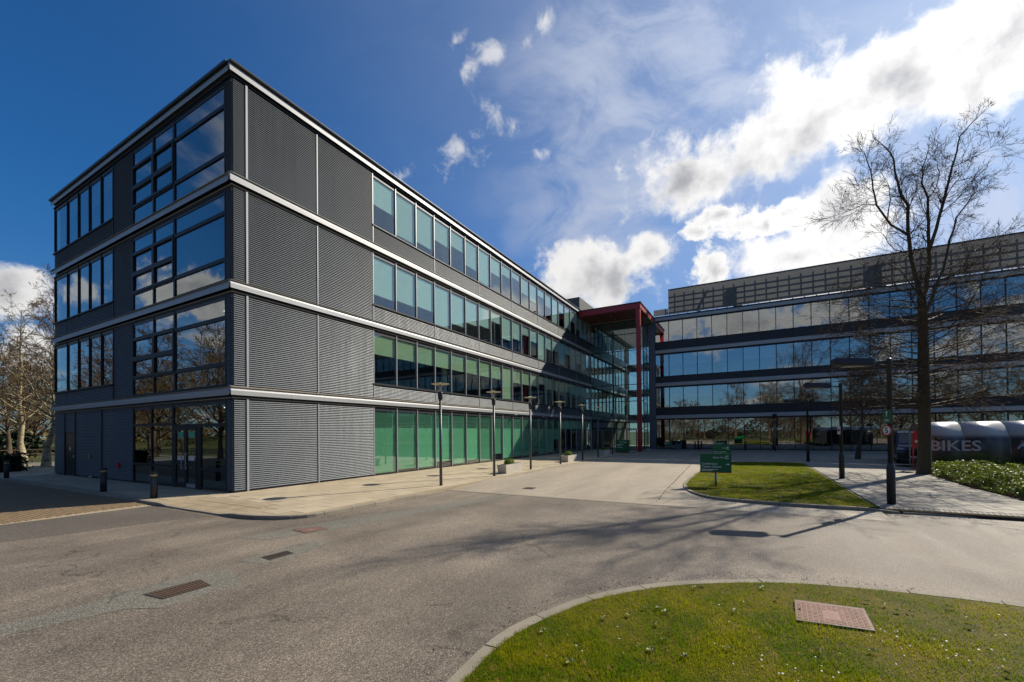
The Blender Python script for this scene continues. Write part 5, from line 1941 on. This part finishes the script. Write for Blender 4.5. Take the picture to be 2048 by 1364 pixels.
    for k in range(nb):
        z = 3.0+5.6*((k+R.uniform(0, 1))/nb)**1.15
        a = k*2.399+R.uniform(-.3, .3)
        L = R.uniform(2.6, 4.6)*(1.0-0.04*(z-3))
        q = Vector((0, 0, z))+Vector((math.cos(a), math.sin(a), 0))*0.15
        d = Vector((math.cos(a), math.sin(a), 0.22 if z > 5 else 0.16))
        T.grow(q, d, L, R.uniform(0.020, 0.034), 3, [(0, .5, 30, .12, 0), (4, .52, 44, .12, -.01), (6, .50, 46, .10, -.01), (9, .44, 44, .06, -0.012)])
    return base, T


base, T = big_tree()
tree_obj('large_tree', base, T.wood.mesh('trunk', 'bark', True), T.fine.mesh('crown', 'twig'), 'bark', 'twig',
         'tall bare tree with forked leaders beside the bicycle shelter')


def generic_tree(seed, h, spread, twigs, mw, mf, fork=0.35, droop=0.0, trunk_r=0.16, lean=0.0, mr=0.010):
    T = Tree(seed, 0.03, mr)
    R = T.r
    n = 9
    pts = []
    x = y = 0.0
    for k in range(n):
        z = h*0.92*k/(n-1)
        pts.append(Vector((x, y, z)))
        x += R.gauss(lean, h*0.008); y += R.gauss(0, h*0.008)
    rs = [trunk_r*(1-0.93*(k/(n-1))**0.8) for k in range(n)]
    rs[0] *= 1.35
    T.wood.tube(pts, rs, 9)
    for k in range(twigs):
        t = fork*0.6+(1-fork*0.6)*((k+R.random())/twigs)
        f = t*(n-1); i = min(int(f), n-2); q = pts[i].lerp(pts[i+1], f-i)
        a = k*2.399+R.uniform(-.4, .4)
        L = spread*(1.15-t*0.75)*R.uniform(0.7, 1.15)
        d = Vector((math.cos(a), math.sin(a), 0.55+0.6*t))
        T.grow(q, d, L, max(0.012, rs[i]*0.42), 3, [(0, .5, 30, .14, droop), (4, .55, 40, .14, droop), (5, .52, 42, .12, 0.01+droop), (6, .5, 44, .10, 0.03)])
    return T.wood.mesh('trunk', mw, True), T.fine.mesh('crown', mf)


# smaller tree farther along the path
w1, f1 = generic_tree(5, 6.4, 2.5, 34, 'bark', 'twig_red', fork=0.75, trunk_r=0.15)
tree_obj('small_tree', (29.5, -23.3, 0), w1, f1, 'bark', 'twig_red', 'small round headed bare tree behind the middle road lamp')

# birches at the far left
wb, fb = generic_tree(21, 15.0, 3.6, 46, 'birch_bark', 'twig_gold', fork=0.35, droop=-0.02, trunk_r=0.25)
wb2, fb2 = generic_tree(22, 12.5, 3.6, 40, 'birch_bark', 'twig_red', fork=0.45, droop=-0.015, trunk_r=0.22)
tree_obj('birch_tree', (1.7, 27.3, 0), wb2, fb2, '', '', 'pale barked birch standing right beside the shaded gable end', 'birches at the far left')
tree_obj('birch_tree', (3.0, 29.5, 0), wb, fb, '', '', 'taller birch half hidden behind the far end of the gable', 'birches at the far left', 1.0)
tree_obj('birch_tree', (3.6, 41.5, 0), wb, fb, '', '', 'pale barked birch rising behind the dark hedge', 'birches at the far left', 2.0)
# wood of bare trees across the road, seen on the left and mirrored in the windows
wr, fr_ = generic_tree(31, 13.0, 4.6, 52, 'bark', 'twig_red', fork=0.3, trunk_r=0.24, mr=0.017)
wr2, fr2 = generic_tree(32, 11.0, 4.8, 52, 'bark', 'twig_gold', fork=0.3, trunk_r=0.22, mr=0.017)
rt = random.Random(77)
places = [((6, 58), 'bare brown woodland tree nearest beyond the estate road'), ((9, 63), 'bare brown woodland tree between the two pale birches'),
          ((12, 80), 'bare brown woodland tree far behind the birches'), ((14.5, 89), 'farthest bare brown woodland tree at the left')]
mirr = 'bare woodland tree mirrored in the window glass'
for p in ((-13, 27), (-16, 33), (-12.5, 39), (-17, 44), (-13, 50), (-19, 55), (-15, 61), (-22, 66), (-26, 76), (-20, 84), (-30, 92), (-25, 102)):
    places.append((p, mirr))
for k in range(14):
    places.append(((-31+rt.uniform(-5, 4), 30-7.5*k+rt.uniform(-2, 2)), mirr))
for k in range(12):
    places.append(((-43+rt.uniform(-4, 4), 34-9.0*k+rt.uniform(-2, 2)), mirr))
for k, ((x, y), lab) in enumerate(places):
    a, b = ((wr, fr_), (wr2, fr2))[k % 2]
    s = rt.uniform(0.85, 1.2)
    t = tree_obj('woodland_tree', (x, y, -0.1), a, b, '', '', lab, 'woodland trees mirrored in the glass' if lab == mirr else 'woodland trees beyond the road', rt.uniform(0, 6.28))
    t.scale = (s, s, s*rt.uniform(0.9, 1.1))
wm = MB()
rw = random.Random(55)


def fnw(r):
    t = r.uniform(-100, 60)
    h = 4.5+2.2*math.sin(t*0.21)+1.2*math.sin(t*0.53)
    return Vector((-52+r.uniform(-4, 4), t, r.uniform(0, 1)**0.8*h)), Vector((1, 0, 0.2))


leaves(wm, 34000, fnw, 0.22, rw)
o = wm.build('far_wood', 'twig_red')
tag(o, 'far brown wood behind the road, seen only mirrored in the wing glass', 'wood', kind='stuff')


# hedge, evergreen and bank at the far left
def blob_leaves(n, seed, dims, size, thick=0.35):
    rr = random.Random(seed)
    lf = MB()

    def fn(r):
        while True:
            q = Vector((r.uniform(-1, 1), r.uniform(-1, 1), r.uniform(-1, 1)))
            l = max(abs(q.x), abs(q.y), abs(q.z))
            if l > 1-thick:
                wob = 1+0.08*math.sin(q.x*11+q.y*5)+0.06*math.sin(q.z*13+q.y*9)
                return Vector((q.x*dims[0]*wob, q.y*dims[1]*wob, dims[2]+q.z*dims[2]*wob)), q
    leaves(lf, n, fn, size, rr)
    return lf


hd = empty('hedge', (-3.2, 24.0, 0), label='dark clipped hedge in shade at the far left', cat='hedge')
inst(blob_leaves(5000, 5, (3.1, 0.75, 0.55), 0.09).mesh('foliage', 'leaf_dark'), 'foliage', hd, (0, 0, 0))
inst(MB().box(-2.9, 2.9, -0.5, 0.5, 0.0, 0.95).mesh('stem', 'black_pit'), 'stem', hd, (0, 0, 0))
for k, (x, y, s, lab) in enumerate([(-2.5, 50, 1.0, 'dark evergreen tree at the left edge behind the hedge'), (14.5, 60, 0.8, 'dark evergreen shrub mass low behind the birch trunks'), (7.5, 63, 0.75, 'low evergreen bush between the birch trunks')]):
    ev = empty('evergreen_tree' if k == 0 else 'evergreen_bush', (x, y, -0.1), label=lab, cat='tree' if k == 0 else 'bush')
    rr = random.Random(100+k)
    lf = MB()
    hh = 8.5*s if k == 0 else 3.6*s

    def fn(r, hh=hh, k=k):
        while True:
            t = r.random()
            a = r.uniform(0, 6.28)
            rad_ = (3.2*(1-t)**0.7+0.2)*(1 if k == 0 else 1.3)*(0.75+0.25*math.sin(a*5+t*20))
            q = rad_*math.sqrt(r.uniform(0.35, 1))
            return Vector((q*math.cos(a), q*math.sin(a), 0.3+t*hh)), Vector((math.cos(a), math.sin(a), 0.3))
    leaves(lf, 5200, fn, 0.22, rr)
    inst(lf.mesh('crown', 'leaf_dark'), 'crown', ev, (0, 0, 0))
    inst(MB().lathe([(0.2, 0), (0.12, hh*0.5), (0.03, hh*0.9)], 8).mesh('trunk', 'bark'), 'trunk', ev, (0, 0, 0))
mb = MB()
rr = random.Random(9)
N_ = 40
for i in range(N_):
    x = -70+130*i/N_
    mb.face([(x, 74, -0.16), (x+130/N_, 74, -0.16), (x+130/N_, 84, 1.6+0.4*math.sin(i*0.9)), (x, 84, 1.6+0.4*math.sin((i-1)*0.9))])
struct(mb.build('grass_bank', 'field'))
thk = MB()


def fnb(r):
    return Vector((r.uniform(-60, 70), 86+r.uniform(-4, 6), r.uniform(0.4, 5.0)*(0.6+0.4*math.sin(r.uniform(0, 6))))), Vector((0, -1, 0.2))


leaves(thk, 9000, fnb, 0.5, rr)
o = thk.build('thicket', 'twig_gold')
tag(o, 'far brown thicket along the bank at the left', 'thicket', kind='stuff')

# grit and dead leaves gathered along the kerbs and over the verge
gl_ = MB()
rr = random.Random(71)
lines_ = [([(-1.9, -6.15), (-1.2, -6.62), (0.4, -6.6), (4.2, -6.62)], ROADZ, 0.10), ([(-2.52, 3.0), (-2.52, -4.5)], ROADZ, 0.08),
          ([(-5.69, -14.12), (-4.6, -14.08), (-3.3, -14.55), (-2.3, -15.2), (-1.6, -16.1), (-1.15, -17.2), (-0.9, -18.6)], ROADZ, 0.12),
          ([(5.62, -15.9), (5.5, -17.4), (5.5, -19.4), (5.75, -21.5)], ROADZ, 0.10), ([(8, -6.4), (20, -6.4), (36, -6.4)], 0.0, 0.3)]
for pts_, zz, spread_ in lines_:
    sp_ = smooth_path(pts_, 0.05)
    for q in sp_:
        for _ in range(5):
            x, y = q[0]+rr.gauss(0, spread_), q[1]+rr.gauss(0, spread_)
            s = rr.uniform(0.003, 0.009)
            gl_.use('kerb' if rr.random() < 0.6 else 'soil')
            i_ = len(gl_.v)
            gl_.v += [(x-s, y-s*0.6, zz), (x+s, y-s*0.7, zz), (x+rr.uniform(-s, s), y+s, zz), (x, y, zz+s*1.1)]
            for tri in ((0, 1, 3), (1, 2, 3), (2, 0, 3)):
                gl_.f.append(tuple(i_+k_ for k_ in tri)); gl_.mi.append(gl_.cur)
        if rr.random() < 0.5:
            x, y = q[0]+rr.gauss(0, spread_*1.5), q[1]+rr.gauss(0, spread_*1.5)
            a_ = rr.uniform(0, 6.28); l_ = rr.uniform(0.012, 0.03)
            gl_.use('leaf_litter').face([(x-l_*math.cos(a_), y-l_*math.sin(a_), zz+0.006), (x+l_*0.4*math.sin(a_), y-l_*0.4*math.cos(a_), zz+0.014), (x+l_*math.cos(a_), y+l_*math.sin(a_), zz+0.008), (x-l_*0.4*math.sin(a_), y+l_*0.4*math.cos(a_), zz+0.012)])
o = gl_.build('grit_and_litter')
tag(o, 'loose grit and dead leaves gathered along the kerbs', 'litter', kind='stuff')

# low fence rail and lit verge seen under the birches
fe = empty('rail_fence', (4.0, 46.0, 0), label='low timber rail fence beyond the hedge', cat='fence')
for k in range(6):
    inst(MB().box(-0.06, 0.06, -0.06, 0.06, 0, 1.0).mesh('post', 'bark'), 'post', fe, (-8+4*k, 0, 0))
for z in (0.45, 0.85):
    inst(MB().box(-8.2, 12.2, -0.09, -0.062, z, z+0.09).mesh('rail', 'bark'), 'rail', fe, (0, 0, 0))

# evergreen ground cover bed in front of the shelter
bed_poly = [(6.2, -24.0), (9.0, -23.55), (12.4, -23.45), (17.2, -23.75), (18.9, -24.1), (20.6, -24.4), (21.4, -25.2), (21.4, -33), (6.2, -33)]
sheet('planting_bed', bed_poly, 0.012, 'soil', 0.06)


def inside(poly, x, y):
    c = False
    j = len(poly)-1
    for i in range(len(poly)):
        xi, yi = poly[i]; xj, yj = poly[j]
        if (yi > y) != (yj > y) and x < (xj-xi)*(y-yi)/(yj-yi)+xi:
            c = not c
        j = i
    return c


rr = random.Random(15)
gc = MB()


def fng(r):
    while True:
        x = r.uniform(7.4, 21.0); y = r.uniform(-28.6, -23.5)
        if not inside(bed_poly, x, y) or (x-17.9)**2+(y+23.7)**2 < 0.16:
            continue
        hgt_ = 0.34+0.16*math.sin(x*2.3+y*1.7)+0.10*math.sin(x*5.1-y*4.3)
        edge = min(1.0, (-23.45-y)/0.5+0.25)
        z = hgt_*edge*(0.15+0.85*math.sqrt(r.random()))
        return Vector((x, y, max(0.03, z))), Vector((0, 0, 0.8))


leaves(gc, 26000, fng, 0.062, rr)
for _ in range(900):
    p, _n = fng(rr)
    gc.tube([(p.x, p.y, 0), (p.x+rr.gauss(0, .04), p.y+rr.gauss(0, .04), p.z)], [0.006, 0.003], 3, cap=False)
o = gc.build('ground_cover', 'leaf_shrub')
tag(o, 'glossy evergreen ground cover filling the bed before the shelter', 'ground cover', kind='stuff')


# grass blades, vectorised
def grass(name, poly, n, hmin, hmax, z, seed, mname, label, near=None, hole=None):
    g_ = np.random.default_rng(seed)
    xs = [p[0] for p in poly]; ys = [p[1] for p in poly]
    P = []
    tot = 0
    px = np.array(xs); py = np.array(ys)
    while tot < n:
        m = n*3
        x = g_.uniform(min(xs), max(xs), m); y = g_.uniform(min(ys), max(ys), m)
        if near is not None:
            d = np.hypot(x-near[0], y-near[1])
            keep = g_.random(m) < np.clip((near[2]/np.maximum(d, 0.5))**1.6, 0.0, 1)
            x, y = x[keep], y[keep]
        ins = np.zeros(len(x), bool)
        j = len(px)-1
        for i in range(len(px)):
            cond = ((py[i] > y) != (py[j] > y)) & (x < (px[j]-px[i])*(y-py[i])/(py[j]-py[i]+1e-12)+px[i])
            ins ^= cond
            j = i
        if hole is not None:
            hx, hy, hr = hole
            ins &= ~((np.abs(x-hx) < hr) & (np.abs(y-hy) < hr))
        P.append(np.stack([x[ins], y[ins]], 1)); tot += int(ins.sum())
    P = np.concatenate(P)[:n]
    n = len(P)
    P = P+g_.normal(0, 0.018 if near is not None else 0.03, P.shape)
    clump = 0.5+0.5*np.sin(P[:, 0]*3.1+1.7*np.sin(P[:, 1]*2.3))*np.sin(P[:, 1]*2.9+1.3*np.sin(P[:, 0]*1.9))
    h = g_.uniform(hmin, hmax, n)*(0.5+0.8*clump)
    h = np.where(g_.random(n) < 0.035, h*1.9, h)
    a = g_.uniform(0, 2*np.pi, n); w = g_.uniform(0.0022, 0.0045, n)*(1.0 if near is not None else 2.2)
    ln = g_.uniform(0.2, 0.95, n)*h
    b = g_.uniform(0, 2*np.pi, n)
    V = np.zeros((n, 3, 3))
    V[:, 0, 0] = P[:, 0]-np.cos(a)*w; V[:, 0, 1] = P[:, 1]-np.sin(a)*w; V[:, 0, 2] = z-0.004
    V[:, 1, 0] = P[:, 0]+np.cos(a)*w; V[:, 1, 1] = P[:, 1]+np.sin(a)*w; V[:, 1, 2] = z-0.004
    V[:, 2, 0] = P[:, 0]+np.cos(b)*ln; V[:, 2, 1] = P[:, 1]+np.sin(b)*ln; V[:, 2, 2] = z+h
    me = bpy.data.meshes.new(name)
    me.vertices.add(3*n); me.vertices.foreach_set('co', V.reshape(-1).astype(np.float32))
    me.loops.add(3*n); me.loops.foreach_set('vertex_index', np.arange(3*n, dtype=np.int32))
    me.polygons.add(n)
    me.polygons.foreach_set('loop_start', np.arange(0, 3*n, 3, dtype=np.int32))
    me.update(calc_edges=True)
    me.materials.append(MAT[mname])
    o = inst(me, name)
    tag(o, label, 'grass', kind='stuff')
    return o


view_verge = [p for p in VERGE if p[0] > -9 and p[1] > -26] + [(-2.0, -26), (-6.5, -17.6), (-7.2, -15.2)]
grass('verge_grass', view_verge, 210000, 0.018, 0.042, -0.075, 1, 'blades', 'short mown grass of the foreground verge', near=(-6.5, -16.0, 2.2), hole=(-2.5, -17.4, 0.315))
grass('lawn_grass', isl_in, 90000, 0.02, 0.045, 0.012, 2, 'blades', 'short mown grass of the island lawn')


def daisies(name, poly, n, z, seed, label, size, clumps):
    rr = random.Random(seed)
    xs = [p[0] for p in poly]; ys = [p[1] for p in poly]
    mb = MB()
    cl = []
    while len(cl) < clumps:
        x, y = rr.uniform(min(xs), max(xs)), rr.uniform(min(ys), max(ys))
        if inside(poly, x, y):
            cl.append((x, y))
    k = 0
    while k < n:
        c = rr.choice(cl)
        x, y = c[0]+rr.gauss(0, 0.22), c[1]+rr.gauss(0, 0.22)
        if not inside(poly, x, y) or (abs(x+2.5) < 0.36 and abs(y+17.4) < 0.36):
            continue
        s = size*rr.uniform(0.7, 1.2)
        zz = z+rr.uniform(0.02, 0.045)
        m = 7
        tx, ty = rr.gauss(0, .25), rr.gauss(0, .25)
        pts = []
        for q in range(2*m):
            a = math.pi*q/m
            r_ = s*(1 if q % 2 == 0 else 0.62)
            pts.append((x+r_*math.cos(a), y+r_*math.sin(a), zz+tx*r_*math.cos(a)+ty*r_*math.sin(a)))
        mb.face(pts)
        mb.face([(x-0.001, y, z-0.005), (x+0.001, y, z-0.005), (x, y, zz)])
        k += 1
    o = mb.build(name, 'petal')
    tag(o, label, 'daisies', kind='stuff')


daisies('verge_daisies', [(-5.2, -14.6), (-3.7, -15.0), (-2.7, -15.6), (-1.6, -17.2), (-1.4, -19.4), (-2.2, -20.0), (-4.5, -17.5)], 85, -0.075, 4, 'small white daisies scattered over the foreground verge', 0.0105, 16)
daisies('lawn_daisies', isl_in, 330, 0.012, 6, 'small white daisies scattered over the island lawn', 0.015, 40)
# broad leaved weeds in the verge
wd = MB()
rr = random.Random(33)
for _ in range(46):
    while True:
        x, y = rr.uniform(-5.0, -1.4), rr.uniform(-19.5, -14.6)
        if inside(VERGE, x, y) and not (abs(x+2.5) < 0.42 and abs(y+17.4) < 0.42):
            break
    for q in range(rr.randint(4, 8)):
        a = rr.uniform(0, 6.28); l = rr.uniform(0.025, 0.06); w = l*0.32
        dx, dy = math.cos(a), math.sin(a)
        z0 = -0.045
        wd.face([(x, y, z0), (x+dx*l*0.6-dy*w, y+dy*l*0.6+dx*w, z0+0.015), (x+dx*l, y+dy*l, z0+0.008), (x+dx*l*0.6+dy*w, y+dy*l*0.6-dx*w, z0+0.015)])
o = wd.build('verge_weeds', 'leaf_shrub')
tag(o, 'low rosettes of broad leaved weeds in the foreground verge', 'weeds', kind='stuff')
